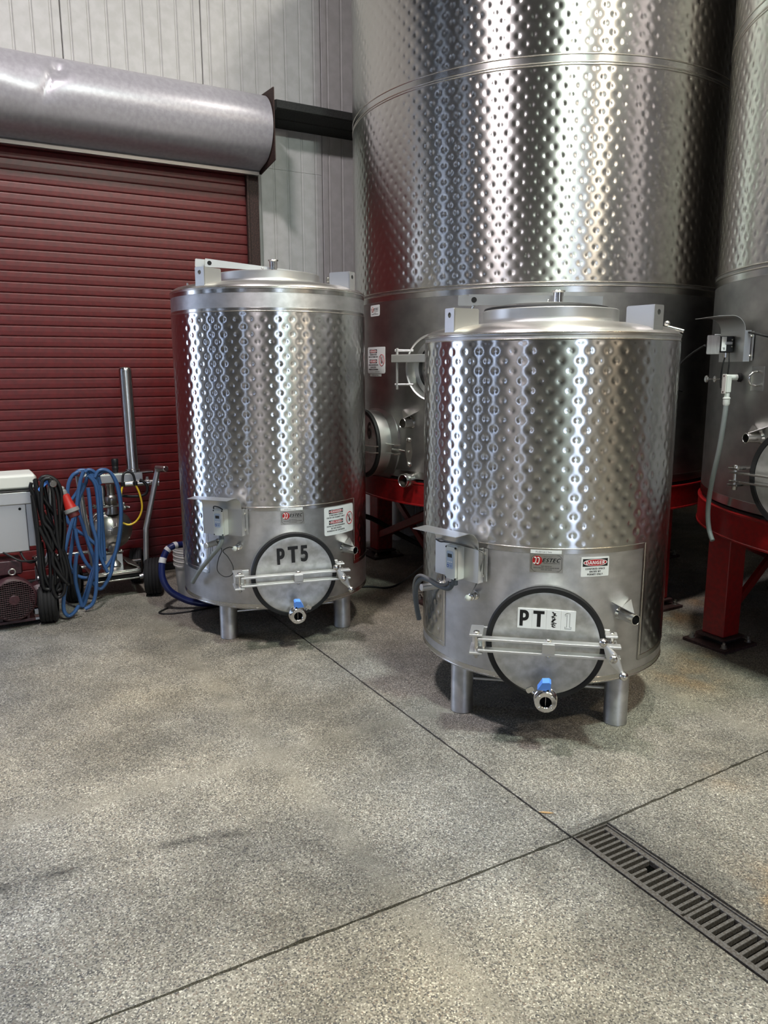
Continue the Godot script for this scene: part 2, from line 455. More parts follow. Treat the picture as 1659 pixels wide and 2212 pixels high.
# a thin rounded sheet laid on a surface; an ellipse when round is true
func sheet(lay: Callable, w: float, h: float, r: float, w0: float, w1: float, c := Vector2.ZERO, round := false, cols := 24) -> MB:
	var m := MB.new()
	var top := []
	var rim := []
	for i in cols + 1:
		var u := -w / 2 + w * i / cols
		if round or r > 0.0:
			u = -w / 2 * cos(PI * i / cols)
		var e := h / 2
		if round:
			e = h / 2 * sqrt(maxf(0.0, 1.0 - pow(2.0 * u / w, 2)))
		else:
			var over := absf(u) - (w / 2 - r)
			if over > 0.0:
				e = h / 2 - r + sqrt(maxf(0.0, r * r - over * over))
		var nn: Vector3 = (lay.call(u + c.x, c.y, 1.0) - lay.call(u + c.x, c.y, 0.0)).normalized()
		var row := []
		for s in [-1, 1]:
			row.append(m.vert(lay.call(u + c.x, s * e + c.y, w1), nn, Vector2(u, s * e)))
		top.append(row)
		rim.append([u, e])
	for i in cols:
		m.quad(top[i][0], top[i + 1][0], top[i + 1][1], top[i][1])
		for s in [0, 1]:
			var a: Array = rim[i]
			var b: Array = rim[i + 1]
			var y := -1.0 if s == 0 else 1.0
			var p0: Vector3 = lay.call(a[0] + c.x, y * a[1] + c.y, w0)
			var p1: Vector3 = lay.call(b[0] + c.x, y * b[1] + c.y, w0)
			var p2: Vector3 = lay.call(b[0] + c.x, y * b[1] + c.y, w1)
			var p3: Vector3 = lay.call(a[0] + c.x, y * a[1] + c.y, w1)
			m.face([p0, p1, p2, p3], ((p2 - p1).cross(p1 - p0) * y).normalized())
	if not round:
		for i in [0, cols]:
			var a: Array = rim[i]
			var p0: Vector3 = lay.call(a[0] + c.x, -a[1] + c.y, w0)
			var p1: Vector3 = lay.call(a[0] + c.x, a[1] + c.y, w0)
			var p2: Vector3 = lay.call(a[0] + c.x, a[1] + c.y, w1)
			var p3: Vector3 = lay.call(a[0] + c.x, -a[1] + c.y, w1)
			m.face([p0, p1, p2, p3], (lay.call(a[0] + c.x + (-0.01 if i == 0 else 0.01), c.y, 0.0) - lay.call(a[0] + c.x, c.y, 0.0)).normalized())
	return m


# a flat bar bent round a drum between two heights
func band(r: float, y0: float, y1: float, th: float, a0 := 0.0, a1 := TAU, segs := 96) -> MB:
	return MB.new().lathe(at(), [Vector2(r, y0), Vector2(r + th, y0 + th), Vector2(r + th, y1 - th), Vector2(r, y1)], segs, a0, a1)


# one period of the dimpled sheet: height and its two slopes
func tile(pu: float, pv: float, su: int, sv: int, deep: float, wide: float) -> Dictionary:
	var key := [pu, pv, su, sv, deep, wide]
	if tiles.has(key):
		return tiles[key]
	var f := func(u: float, v: float) -> float:
		var h := -0.0002 * cos(TAU * u / pu) * cos(TAU * v / pv)
		for s in [[0.0, 0.0], [0.5, 0.5], [1.0, 0.0], [0.0, 1.0], [1.0, 1.0]]:
			var d2: float = pow(u - s[0] * pu, 2) + pow(v - s[1] * pv, 2)
			h += -deep * exp(-d2 / (wide * wide)) + deep * 0.4 * exp(-d2 / (wide * wide * 0.09))
		return h
	var hs := PackedFloat32Array()
	var us := PackedFloat32Array()
	var vs := PackedFloat32Array()
	for j in sv:
		for i in su:
			var u := pu * i / su
			var v := pv * j / sv
			hs.append(f.call(u, v))
			us.append((f.call(u + 1e-4, v) - f.call(u - 1e-4, v)) / 2e-4)
			vs.append((f.call(u, v + 1e-4) - f.call(u, v - 1e-4)) / 2e-4)
	tiles[key] = {"h": hs, "u": us, "v": vs, "su": su, "sv": sv, "pu": pu, "pv": pv}
	return tiles[key]


# the dimpled cooling jacket of a drum, from a0 to a1 (radians from the front) and y0 to y1
func jacket(r: float, y0: float, y1: float, a0: float, a1: float, t: Dictionary, count: int, closed := false) -> ArrayMesh:
	var su: int = t.su
	var sv: int = t.sv
	var da := TAU / count / su
	var dy: float = t.pv / sv
	var i0 := int(floor(a0 / da))
	var i1 := int(ceil(a1 / da))
	var j0 := int(floor(y0 / dy))
	var j1 := int(ceil(y1 / dy))
	var w := i1 - i0 + 1
	var h := j1 - j0 + 1
	var v := PackedVector3Array()
	var n := PackedVector3Array()
	var uv := PackedVector2Array()
	v.resize(w * h)
	n.resize(w * h)
	uv.resize(w * h)
	var hs: PackedFloat32Array = t.h
	var us: PackedFloat32Array = t.u
	var vs: PackedFloat32Array = t.v
	var k := 0
	for j in h:
		var y := clampf((j0 + j) * dy, y0, y1)
		var ey := minf(y - y0, y1 - y)
		var row := posmod(j0 + j, sv) * su
		for i in w:
			var a := clampf((i0 + i) * da, a0, a1)
			var e := ey if closed else minf(ey, minf(a - a0, a1 - a) * r)
			var fade := smoothstep(0.004, 0.022, e)
			var q := row + posmod(i0 + i, su)
			var s := sin(a)
			var c := cos(a)
			var rr := r + 0.003 * smoothstep(0.0, 0.006, e) + hs[q] * fade
			v[k] = Vector3(s * rr, y, c * rr)
			var gu := us[q] * fade
			n[k] = Vector3(s - gu * c, -vs[q] * fade, c + gu * s).normalized()
			uv[k] = Vector2(a / TAU, y)
			k += 1
	var ix := PackedInt32Array()
	ix.resize((w - 1) * (h - 1) * 6)
	k = 0
	for j in h - 1:
		for i in w - 1:
			var b := j * w + i
			ix[k] = b
			ix[k + 1] = b + w
			ix[k + 2] = b + 1
			ix[k + 3] = b + 1
			ix[k + 4] = b + w
			ix[k + 5] = b + w + 1
			k += 6
	var arr := []
	arr.resize(Mesh.ARRAY_MAX)
	arr[Mesh.ARRAY_VERTEX] = v
	arr[Mesh.ARRAY_NORMAL] = n
	arr[Mesh.ARRAY_TEX_UV] = uv
	arr[Mesh.ARRAY_INDEX] = ix
	var m := ArrayMesh.new()
	m.add_surface_from_arrays(Mesh.PRIMITIVE_TRIANGLES, arr)
	return m



func _ready() -> void:
	# --- camera, sky, exposure
	var cam := Camera3D.new()
	cam.name = "camera"
	cam.fov = 67.93
	cam.near = 0.05
	cam.far = 80.0
	cam.transform = Transform3D(Basis.from_euler(Vector3(deg_to_rad(-10.66), deg_to_rad(-29.73), deg_to_rad(-0.16))), Vector3(0, 1.65, 0))
	add_child(cam)
	var env := Environment.new()
	var sky := Sky.new()
	var sm := ProceduralSkyMaterial.new()
	sm.sky_top_color = Color(0.55, 0.68, 0.9)
	sm.sky_horizon_color = Color(0.86, 0.9, 0.98)
	sm.ground_horizon_color = Color(0.6, 0.62, 0.64)
	sm.ground_bottom_color = Color(0.5, 0.5, 0.5)
	sky.sky_material = sm
	env.background_mode = Environment.BG_SKY
	env.sky = sky
	env.background_energy_multiplier = 13.0
	env.tonemap_mode = Environment.TONE_MAPPER_LINEAR
	env.tonemap_exposure = 1.0
	env.sdfgi_enabled = true
	env.ssao_enabled = true
	env.ssil_enabled = true
	var we := WorldEnvironment.new()
	we.name = "world"
	we.environment = env
	add_child(we)
	materials()
	# --- high bay lamps (position, colour, energy): each a housing, a glowing lens and its light
	for l in [
		[Vector3(-0.1, 6.5, -2.6), Color(1.0, 0.965, 0.985), 31.0, "high bay lamp with faintly pink light over the floor before the roller door"],
		[Vector3(1.75, 6.5, 0.3), Color(0.93, 1.0, 0.965), 36.0, "high bay lamp with greenish white light above the floor drain"],
		[Vector3(3.5, 6.5, -2.7), Color(1.0, 0.98, 0.94), 13.0, "high bay lamp with warm light between the two large tanks"],
		[Vector3(2.95, 6.5, 3.0), Color(1.0, 0.95, 0.88), 20.0, "high bay lamp with warm light behind the camera, nearer of two on the tank side"],
		[Vector3(5.0, 6.5, 3.3), Color(1.0, 0.9, 0.77), 14.0, "high bay lamp with amber light behind the camera, further right on the tank side"],
	]:
		lamp(l[0], l[1], l[2], l[3])
	room()
	door()
	drain()
	small_tank({
		"name": "jacketed_tank", "label": "small steel wine tank in front with worn white letter tiles on its round door", "c": Vector3(2.581, 0, -2.894), "turn": -40.66, "r": 0.601,
		"bot": 0.258, "seam": 0.885, "low": 0.353, "jt": 1.77, "rim": 1.79, "top_band": false, "dx": 0.018, "dy": 0.482, "bar": [-0.268, 0.326, 0.508, 0.458],
		"pl": 49.0, "pr": 48.0, "lid": [-0.02, 0.297, 1.921, 0.034], "arm": [-0.395, 1.985, 0.246, 1.968], "vent": [0.036, 1.945, 2.017],
	})
	small_tank({
		"name": "jacketed_tank", "label": "small steel wine tank further back, plain black letters and figure on its round door", "c": Vector3(1.846, 0, -4.702), "turn": -12.95, "r": 0.604,
		"bot": 0.225, "seam": 0.852, "low": 0.448, "jt": 1.972, "rim": 2.098, "top_band": true, "dx": 0.002, "dy": 0.456, "bar": [-0.318, 0.326, 0.476, 0.428],
		"pl": 52.0, "pr": 46.0, "lid": [-0.018, 0.222, 2.23, 0.022], "arm": [-0.384, 2.3, 0.205, 2.262], "vent": [0.034, 2.262, 2.326],
	})
	large_tanks()
	stands()
	pump_cart_behind()
	pump_cart_front()
	hoses()


func lamp(p: Vector3, c: Color, e: float, label: String) -> void:
	var o := thing("high_bay_lamp", label, "lamp", at(p.x, p.y, p.z))
	var m := MB.new().lathe(at(), [Vector2(0.3, 0.0), Vector2(0.305, 0.01), Vector2(0.22, 0.16), Vector2(0.12, 0.28), Vector2(0.1, 0.4), Vector2(0, 0.41)], 32)
	obj("housing", m, M.alu, o)
	obj("hook", MB.new().rod(Vector3(0, 0.4, 0), Vector3(0, 1.0, 0), 0.012), M.alu, o)
	var glow := StandardMaterial3D.new()
	glow.albedo_color = Color(0.9, 0.9, 0.88)
	glow.emission_enabled = true
	glow.emission = c
	glow.emission_energy_multiplier = 6.0
	obj("glowing_lens", MB.new().lathe(at(), [Vector2(0, 0.0), Vector2(0.29, 0.0), Vector2(0.29, 0.012), Vector2(0, 0.012)], 32), glow, o)
	var a := AreaLight3D.new()
	a.name = "lamp_light"
	a.area_size = Vector2(0.5, 0.5)
	a.light_color = c
	a.light_energy = e
	a.shadow_enabled = true
	a.set("area_range", 30.0)
	a.transform = at(0, -0.03, 0, Vector3(-PI / 2, 0, 0))
	o.add_child(a)


func metal(c: Color, rough: float, aniso := 0.0, metallic := 1.0) -> StandardMaterial3D:
	var m := StandardMaterial3D.new()
	m.albedo_color = c
	m.metallic = metallic
	m.roughness = rough
	if aniso != 0.0:
		m.anisotropy_enabled = true
		m.anisotropy = aniso
	return m


func plain(c: Color, rough: float) -> StandardMaterial3D:
	return metal(c, rough, 0.0, 0.0)


func noise(kind: int, freq: float, size: int, seed_ := 1, oct := 1, ramp: Array = [], normal := false, bump := 4.0) -> NoiseTexture2D:
	var f := FastNoiseLite.new()
	f.noise_type = kind
	f.frequency = freq
	f.seed = seed_
	f.fractal_type = FastNoiseLite.FRACTAL_NONE if oct == 1 else FastNoiseLite.FRACTAL_FBM
	f.fractal_octaves = oct
	f.cellular_return_type = FastNoiseLite.RETURN_CELL_VALUE
	var t := NoiseTexture2D.new()
	t.width = size
	t.height = size
	t.seamless = true
	t.noise = f
	if normal:
		t.as_normal_map = true
		t.bump_strength = bump
	if ramp.size():
		var g := Gradient.new()
		g.interpolation_mode = Gradient.GRADIENT_INTERPOLATE_CONSTANT if kind == FastNoiseLite.TYPE_CELLULAR else Gradient.GRADIENT_INTERPOLATE_LINEAR
		var o := PackedFloat32Array()
		var c := PackedColorArray()
		for r in ramp:
			o.append(r[0])
			c.append(r[1])
		g.offsets = o
		g.colors = c
		t.color_ramp = g
	return t


func grain(m: StandardMaterial3D, lo: Color, hi: Color, scale: Vector3, freq := 0.02, seed_ := 3) -> StandardMaterial3D:
	m.albedo_texture = noise(FastNoiseLite.TYPE_SIMPLEX_SMOOTH, freq, 512, seed_, 4, [[0.25, lo], [0.75, hi]])
	m.uv1_triplanar = true
	m.uv1_scale = scale
	return m


func materials() -> void:
	M.jacket = metal(Color(0.79, 0.79, 0.785), 0.24, -0.97)
	M.satin = grain(metal(Color(0.79, 0.79, 0.79), 0.52, -0.6), Color(0.9, 0.9, 0.9), Color(1, 1, 1), Vector3(1.2, 1.2, 1.2))
	M.big = grain(metal(Color(0.70, 0.695, 0.685), 0.46, -0.6), Color(0.88, 0.88, 0.88), Color(1, 1, 1), Vector3(0.7, 0.7, 0.7), 0.02, 5)
	M.bigjacket = metal(Color(0.76, 0.75, 0.73), 0.28, -0.95)
	M.polish = metal(Color(0.74, 0.735, 0.72), 0.27, -0.8)
	M.weld = metal(Color(0.85, 0.83, 0.79), 0.25)
	M.dome = metal(Color(0.8, 0.79, 0.77), 0.32, -0.4)
	M.bright = metal(Color(0.84, 0.83, 0.81), 0.22)
	M.mirror = metal(Color(0.86, 0.85, 0.84), 0.12)
	M.bar = metal(Color(0.84, 0.84, 0.83), 0.5)
	M.brushed = metal(Color(0.8, 0.8, 0.79), 0.42)
	M.cast = metal(Color(0.66, 0.65, 0.62), 0.38)
	M.alu = metal(Color(0.7, 0.7, 0.7), 0.45)
	M.door = grain(metal(Color(0.8, 0.8, 0.79), 0.48), Color(0.88, 0.88, 0.87), Color(1, 1, 1), Vector3(1.6, 1.6, 1.6), 0.02, 8)
	M.rubber = plain(Color(0.022, 0.024, 0.027), 0.6)
	M.tyre = plain(Color(0.045, 0.045, 0.047), 0.8)
	M.black = plain(Color(0.03, 0.03, 0.032), 0.5)
	M.hole = plain(Color(0.02, 0.02, 0.02), 0.9)
	M.white = plain(Color(0.86, 0.87, 0.86), 0.45)
	M.box = plain(Color(0.80, 0.81, 0.78), 0.5)
	M.face = plain(Color(0.66, 0.72, 0.78), 0.4)
	M.screen = plain(Color(0.16, 0.17, 0.17), 0.25)
	M.ink = plain(Color(0.025, 0.025, 0.025), 0.5)
	M.inkgrey = plain(Color(0.22, 0.22, 0.22), 0.5)
	M.sign_red = plain(Color(0.66, 0.06, 0.1), 0.45)
	M.blue_ink = plain(Color(0.15, 0.3, 0.62), 0.5)
	M.plate = metal(Color(0.7, 0.69, 0.66), 0.42)
	M.logo_red = plain(Color(0.62, 0.07, 0.09), 0.4)
	M.silver = plain(Color(0.78, 0.77, 0.74), 0.45)
	M.conduit = plain(Color(0.30, 0.33, 0.35), 0.45)
	M.conduit_light = plain(Color(0.46, 0.48, 0.47), 0.5)
	M.black_rubber = plain(Color(0.028, 0.028, 0.03), 0.5)
	M.cable = plain(Color(0.06, 0.06, 0.06), 0.6)
	M.wire = plain(Color(0.4, 0.4, 0.39), 0.5)
	M.blue = plain(Color(0.36, 0.58, 0.93), 0.4)
	M.air_hose = plain(Color(0.2, 0.33, 0.5), 0.3)
	M.wine_hose = plain(Color(0.05, 0.1, 0.3), 0.4)
	M.band = plain(Color(0.78, 0.78, 0.76), 0.5)
	M.yellow = plain(Color(0.85, 0.72, 0.16), 0.4)
	M.red_plug = plain(Color(0.66, 0.13, 0.09), 0.45)
	M.dark_red_plug = plain(Color(0.3, 0.06, 0.06), 0.5)
	M.grey_plug = plain(Color(0.5, 0.5, 0.49), 0.5)
	M.motor = grain(plain(Color(0.24, 0.12, 0.14), 0.45), Color(0.8, 0.8, 0.8), Color(1, 1, 1), Vector3(4, 4, 4))
	M.red_paint = grain(plain(Color(0.52, 0.035, 0.045), 0.42), Color(0.86, 0.84, 0.84), Color(1, 1, 1), Vector3(1.5, 1.5, 1.5), 0.03, 12)
	M.rust_plate = grain(plain(Color(0.26, 0.15, 0.14), 0.75), Color(0.6, 0.55, 0.5), Color(1, 1, 1), Vector3(5, 5, 5), 0.03, 13)
	M.pail = plain(Color(0.74, 0.73, 0.7), 0.5)
	M.wall = grain(plain(Color(0.70, 0.695, 0.685), 0.5), Color(0.95, 0.95, 0.945), Color(1, 1, 1), Vector3(0.8, 0.8, 0.8), 0.02, 21)
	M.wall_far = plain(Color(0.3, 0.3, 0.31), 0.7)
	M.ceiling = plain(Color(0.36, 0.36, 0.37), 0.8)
	M.slat = grain(plain(Color(0.365, 0.08, 0.085), 0.42), Color(0.84, 0.84, 0.84), Color(1, 1, 1), Vector3(1.3, 1.3, 1.3), 0.025, 22)
	M.hood = grain(metal(Color(0.64, 0.63, 0.65), 0.34, 0.0, 0.2), Color(0.92, 0.92, 0.92), Color(1, 1, 1), Vector3(1.5, 1.5, 1.5), 0.03, 23)
	M.bracket = grain(plain(Color(0.26, 0.17, 0.14), 0.7), Color(0.6, 0.6, 0.6), Color(1, 1, 1), Vector3(4, 4, 4), 0.03, 24)
	M.girt = grain(plain(Color(0.17, 0.175, 0.165), 0.75), Color(0.7, 0.72, 0.7), Color(1, 1, 1), Vector3(3, 3, 3), 0.04, 25)
	M.iron = grain(plain(Color(0.33, 0.325, 0.315), 0.6), Color(0.72, 0.66, 0.6), Color(1, 1, 1), Vector3(6, 6, 6), 0.03, 26)
	M.leaf = plain(Color(0.62, 0.5, 0.34), 0.8)
	M.dust = plain(Color(0.8, 0.79, 0.74), 0.9)
	M.pit = plain(Color(0.1, 0.09, 0.08), 0.95)
	M.yard = plain(Color(0.6, 0.6, 0.58), 0.9)
	var clear := StandardMaterial3D.new()
	clear.albedo_color = Color(0.8, 0.8, 0.8, 0.25)
	clear.transparency = BaseMaterial3D.TRANSPARENCY_ALPHA
	clear.roughness = 0.2
	M.clear = clear
	var c := FastNoiseLite.TYPE_CELLULAR
	var f := StandardMaterial3D.new()
	f.albedo_texture = noise(c, 0.235, 2048, 4, 1, [
		[0.0, Color(0.38, 0.375, 0.365)], [0.07, Color(0.50, 0.49, 0.465)], [0.2, Color(0.575, 0.56, 0.53)], [0.36, Color(0.65, 0.64, 0.605)], [0.55, Color(0.61, 0.595, 0.56)],
		[0.66, Color(0.70, 0.69, 0.655)], [0.78, Color(0.55, 0.50, 0.465)], [0.81, Color(0.77, 0.76, 0.73)], [0.9, Color(0.90, 0.89, 0.85)], [0.95, Color(0.40, 0.40, 0.41)]])
	f.roughness = 0.72
	f.metallic_specular = 0.4
	f.normal_enabled = true
	f.normal_texture = noise(c, 0.235, 2048, 4, 1, [], true, 2.2)
	f.normal_scale = 0.5
	f.detail_enabled = true
	f.detail_blend_mode = BaseMaterial3D.BLEND_MODE_MUL
	f.detail_uv_layer = BaseMaterial3D.DETAIL_UV_2
	f.detail_albedo = ImageTexture.create_from_image(stains())
	M.concrete = f


# what has been spilt, driven and rusted on the floor: 10 m square from x -2, z -7, 80 pixels a metre
func stains() -> Image:
	var s := 800
	var a := FastNoiseLite.new()
	a.noise_type = FastNoiseLite.TYPE_SIMPLEX_SMOOTH
	a.fractal_type = FastNoiseLite.FRACTAL_FBM
	a.fractal_octaves = 5
	a.frequency = 0.012
	a.seed = 40
	var im := a.get_image(s, s).get_data()
	a.seed = 77
	a.frequency = 0.05
	var im2 := a.get_image(s, s).get_data()
	a.seed = 91
	a.frequency = 0.006
	var im3 := a.get_image(s, s).get_data()
	var d := PackedByteArray()
	d.resize(s * s * 3)
	var rust := [[2.16, -1.22, 0.13, 0.8], [2.1, -1.0, 0.12, 0.6], [2.62, -1.8, 0.1, 0.2], [3.35, -2.55, 0.16, 0.5], [3.65, -2.7, 0.14, 0.4], [4.15, -3.3, 0.16, 0.55], [4.6, -3.4, 0.12, 0.9], [2.08, -0.9, 0.12, 0.6]]
	var arc := [Vector2(-0.3, -2.49), Vector2(0.005, -2.51), Vector2(0.4, -2.5), Vector2(0.624, -2.47), Vector2(0.844, -2.4), Vector2(1.0, -2.2), Vector2(1.05, -1.95)]
	for j in s:
		var z := -7.0 + (j + 0.5) * 10.0 / s
		for i in s:
			var x := -2.0 + (i + 0.5) * 10.0 / s
			var k := j * s + i
			var n1 := im[k] / 255.0
			var n2 := im2[k] / 255.0
			var n3 := im3[k] / 255.0
			var c := Vector3(1.0, 0.985, 0.945) * (0.62 + 0.3 * n1 + 0.14 * (n2 - 0.5))
			c *= Vector3(1.0 + 0.05 * (n3 - 0.5), 1.0, 1.0 - 0.1 * (n3 - 0.5))
			var p := Vector2(x, z)
			if x > 1.7 and z > -3.8:
				for r in rust:
					var q = exp(-p.distance_squared_to(Vector2(r[0], r[1])) / (r[2] * r[2])) * r[3] * smoothstep(0.25, 0.65, n2 * 0.6 + n1 * 0.4)
					c = c.lerp(Vector3(0.78, 0.56, 0.33), clampf(q, 0.0, 0.85))
				var near := exp(-pow((absf(x - 1.89) - 0.08) / 0.09, 2.0)) if z > -1.85 else 0.0
				c *= 1.0 - 0.4 * near * n2
			if z > -2.8 and z < -1.8 and x < 1.2:
				var best := 9.0
				for e in arc.size() - 1:
					best = minf(best, p.distance_to(Geometry2D.get_closest_point_to_segment(p, arc[e], arc[e + 1])))
				c *= 1.0 - 0.34 * exp(-pow(best / 0.03, 2.0)) * smoothstep(0.3, 0.7, n2) * smoothstep(1.3, 0.5, x)
			d[3 * k] = int(clampf(c.x, 0, 1) * 255)
			d[3 * k + 1] = int(clampf(c.y, 0, 1) * 255)
			d[3 * k + 2] = int(clampf(c.z, 0, 1) * 255)
	return Image.create_from_data(s, s, false, Image.FORMAT_RGB8, d)


func room() -> void:
	# the floor: a base under four slabs parted by joints, left open along the drain
	var fl := struct("floor", MB.new().box(at(1.0, -0.2, 1.0), Vector3(16.4, 0.12, 16.4), 0.01), M.pit)
	var jz := func(x: float) -> float: return -1.805 - absf(x - 1.80) * (0.0155 if x < 1.8 else 0.03)
	var rng := RandomNumberGenerator.new()
	rng.seed = 5
	for quarter in 4:
		var left := quarter % 2 == 0
		var far := quarter < 2
		var g := 0.005
		var edge_x := 1.80 if far else (1.803 if left else 1.977)
		var p := PackedVector2Array()
		var x0 := -7.0 if left else 9.0
		var z0 := -6.6 if far else 8.8
		# along joint 2, from the outer wall to the crossing
		var n := 160
		for i in n + 1:
			var x := lerpf(x0, edge_x + (-g if left else g), float(i) / n)
			x = lerpf(x0, edge_x + (-g if left else g), pow(float(i) / n, 0.6))
			p.append(Vector2(x, jz.call(x) + (-g if far else g) + rng.randf_range(-0.0022, 0.0022) + (rng.randf_range(-0.009, 0.0) if far and rng.randf() < 0.07 else 0.0)))
		for i in n:
			var z := lerpf(p[n].y, z0, pow(float(i + 1) / n, 1.6))
			p.append(Vector2(edge_x + (-g if left else g) + (rng.randf_range(-0.0018, 0.0018) if far else rng.randf_range(-0.0015, 0.0015)), z))
		p.append(Vector2(x0, z0))
		var m := MB.new()
		var tr := Geometry2D.triangulate_polygon(p)
		for q in p:
			m.vert(Vector3(q.x, 0, q.y), Vector3.UP, q / 2.0)
		for i in tr.size() / 3:
			m.tri(tr[3 * i], tr[3 * i + 1], tr[3 * i + 2])
		var mid := Vector2((x0 + edge_x) / 2, (z0 - 1.8) / 2)
		for i in 2 * n:
			var a := p[i]
			var b := p[i + 1]
			var o := Vector2((b - a).y, -(b - a).x).normalized()
			if o.dot(mid - a) > 0:
				o = -o
			m.face([Vector3(a.x, 0, a.y), Vector3(b.x, 0, b.y), Vector3(b.x, -0.14, b.y), Vector3(a.x, -0.14, a.y)], Vector3(o.x, 0, o.y))
		var am := m.mesh()
		var arr := am.surface_get_arrays(0)
		var uv2 := PackedVector2Array()
		for q in m.v:
			uv2.append(Vector2((q.x + 2.0) / 10.0, (q.z + 7.0) / 10.0))
		arr[Mesh.ARRAY_TEX_UV2] = uv2
		var full := ArrayMesh.new()
		full.add_surface_from_arrays(Mesh.PRIMITIVE_TRIANGLES, arr)
		obj("slab", full, M.concrete, fl)
	# back wall: a thick core with the ribbed steel panels on it, open left of the roller door
	var zb := -6.35
	var wb := MB.new()
	wb.box(at(-5.15, 3.6, zb - 0.16), Vector3(3.7, 7.2, 0.26), 0.005)
	wb.box(at(-2.4, 4.95, zb - 0.16), Vector3(1.8, 4.5, 0.26), 0.005)
	wb.box(at(-1.35, 3.6, zb - 0.16), Vector3(0.3, 7.2, 0.26), 0.005)
	wb.box(at(0.55, 5.35, zb - 0.16), Vector3(3.5, 3.7, 0.26), 0.005)
	wb.box(at(5.65, 3.6, zb - 0.16), Vector3(6.7, 7.2, 0.26), 0.005)
	wb.box(at(0.55, 1.75, zb - 0.26), Vector3(3.6, 3.5, 0.06), 0.005)
	var wall := struct("wall_back", wb, M.wall)
	var pw := 1.025
	for k in range(-3, 8):
		var xa := -0.052 + pw * (k - 0) + 0.0
		var lo := 0.0
		if xa + pw > -1.3 and xa < 2.3:
			lo = 3.3
		if xa < -1.5 and xa + pw > -3.3:
			continue
		var prof := PackedVector2Array()
		prof.append(Vector2(xa + 0.003, 0.0))
		prof.append(Vector2(xa + 0.003, 0.026))
		prof.append(Vector2(xa + 0.007, 0.03))
		var ribs := 8
		for i in ribs:
			var xr := xa + pw * (i + 0.5) / ribs
			prof.append_array(PackedVector2Array([Vector2(xr - 0.012, 0.03), Vector2(xr - 0.005, 0.0245), Vector2(xr + 0.003, 0.0245), Vector2(xr + 0.009, 0.0315), Vector2(xr + 0.014, 0.03)]))
		prof.append_array(PackedVector2Array([Vector2(xa + pw - 0.007, 0.03), Vector2(xa + pw - 0.003, 0.026), Vector2(xa + pw - 0.003, 0.0)]))
		var t := Transform3D(Basis(Vector3(1, 0, 0), Vector3(0, 0, 1), Vector3(0, -1, 0)), Vector3(0, 7.1, zb - 0.03))
		if xa < 2.3 and xa + pw > 2.4:
			# the panel beside the door jamb is cut out round the door
			obj("wall_panel", MB.new().plate(t, prof, 7.1 - 3.3), M.wall, wall)
			var cut := Geometry2D.intersect_polygons(prof, PackedVector2Array([Vector2(2.385, -1), Vector2(9, -1), Vector2(9, 1), Vector2(2.385, 1)]))
			obj("wall_panel", MB.new().plate(at(0, 0, 0) * Transform3D(t.basis, Vector3(0, 3.298, zb - 0.03)), cut[0], 3.298), M.wall, wall)
		else:
			obj("wall_panel", MB.new().plate(t, prof, 7.1 - lo), M.wall, wall)
	# left wall: thin sheet with three narrow daylight slots
	var wl := MB.new()
	var z0 := -6.4
	for sl in [[-5.15, 0.16], [-2.62, 0.14], [2.45, 0.2], [8.8, 0.0]]:
		var z1: float = sl[0] - sl[1] / 2
		wl.box(at(-7.04, 3.6, (z0 + z1) / 2), Vector3(0.08, 7.4, z1 - z0), 0.003)
		if sl[1] > 0.0:
			wl.box(at(-7.04, 0.35, sl[0]), Vector3(0.08, 0.9, sl[1]), 0.003)
			wl.box(at(-7.04, 6.45, sl[0]), Vector3(0.08, 1.7, sl[1]), 0.003)
		z0 = sl[0] + sl[1] / 2
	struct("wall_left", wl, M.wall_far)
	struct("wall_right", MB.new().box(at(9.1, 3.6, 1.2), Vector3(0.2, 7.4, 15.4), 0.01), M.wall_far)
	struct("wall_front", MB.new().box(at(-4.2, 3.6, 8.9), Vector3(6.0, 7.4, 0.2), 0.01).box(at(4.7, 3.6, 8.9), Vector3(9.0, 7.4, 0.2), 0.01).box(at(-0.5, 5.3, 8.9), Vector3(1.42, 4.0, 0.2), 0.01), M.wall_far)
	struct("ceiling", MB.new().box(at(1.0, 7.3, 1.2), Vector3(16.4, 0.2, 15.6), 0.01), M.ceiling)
	struct("yard_ground", MB.new().box(at(1.0, -0.25, -16.6), Vector3(50, 0.2, 20), 0.01).box(at(-17.2, -0.25, 3.4), Vector3(20, 0.2, 20), 0.01).box(at(1.0, -0.25, 19.1), Vector3(50, 0.2, 20), 0.01), M.yard)
	# girt along the back wall
	var gp := PackedVector2Array([Vector2(0, 3.62), Vector2(0.12, 3.652), Vector2(0.126, 3.66), Vector2(0.14, 3.655), Vector2(0.27, 3.682), Vector2(0.28, 3.69), Vector2(0.28, 3.745), Vector2(0.27, 3.752), Vector2(0, 3.80)])
	struct("trim_1", MB.new().plate(Transform3D(Basis(Vector3(0, 0, 1), Vector3(0, 1, 0), Vector3(-1, 0, 0)), Vector3(8.9, 0, -6.35)), gp, 6.4), M.girt)


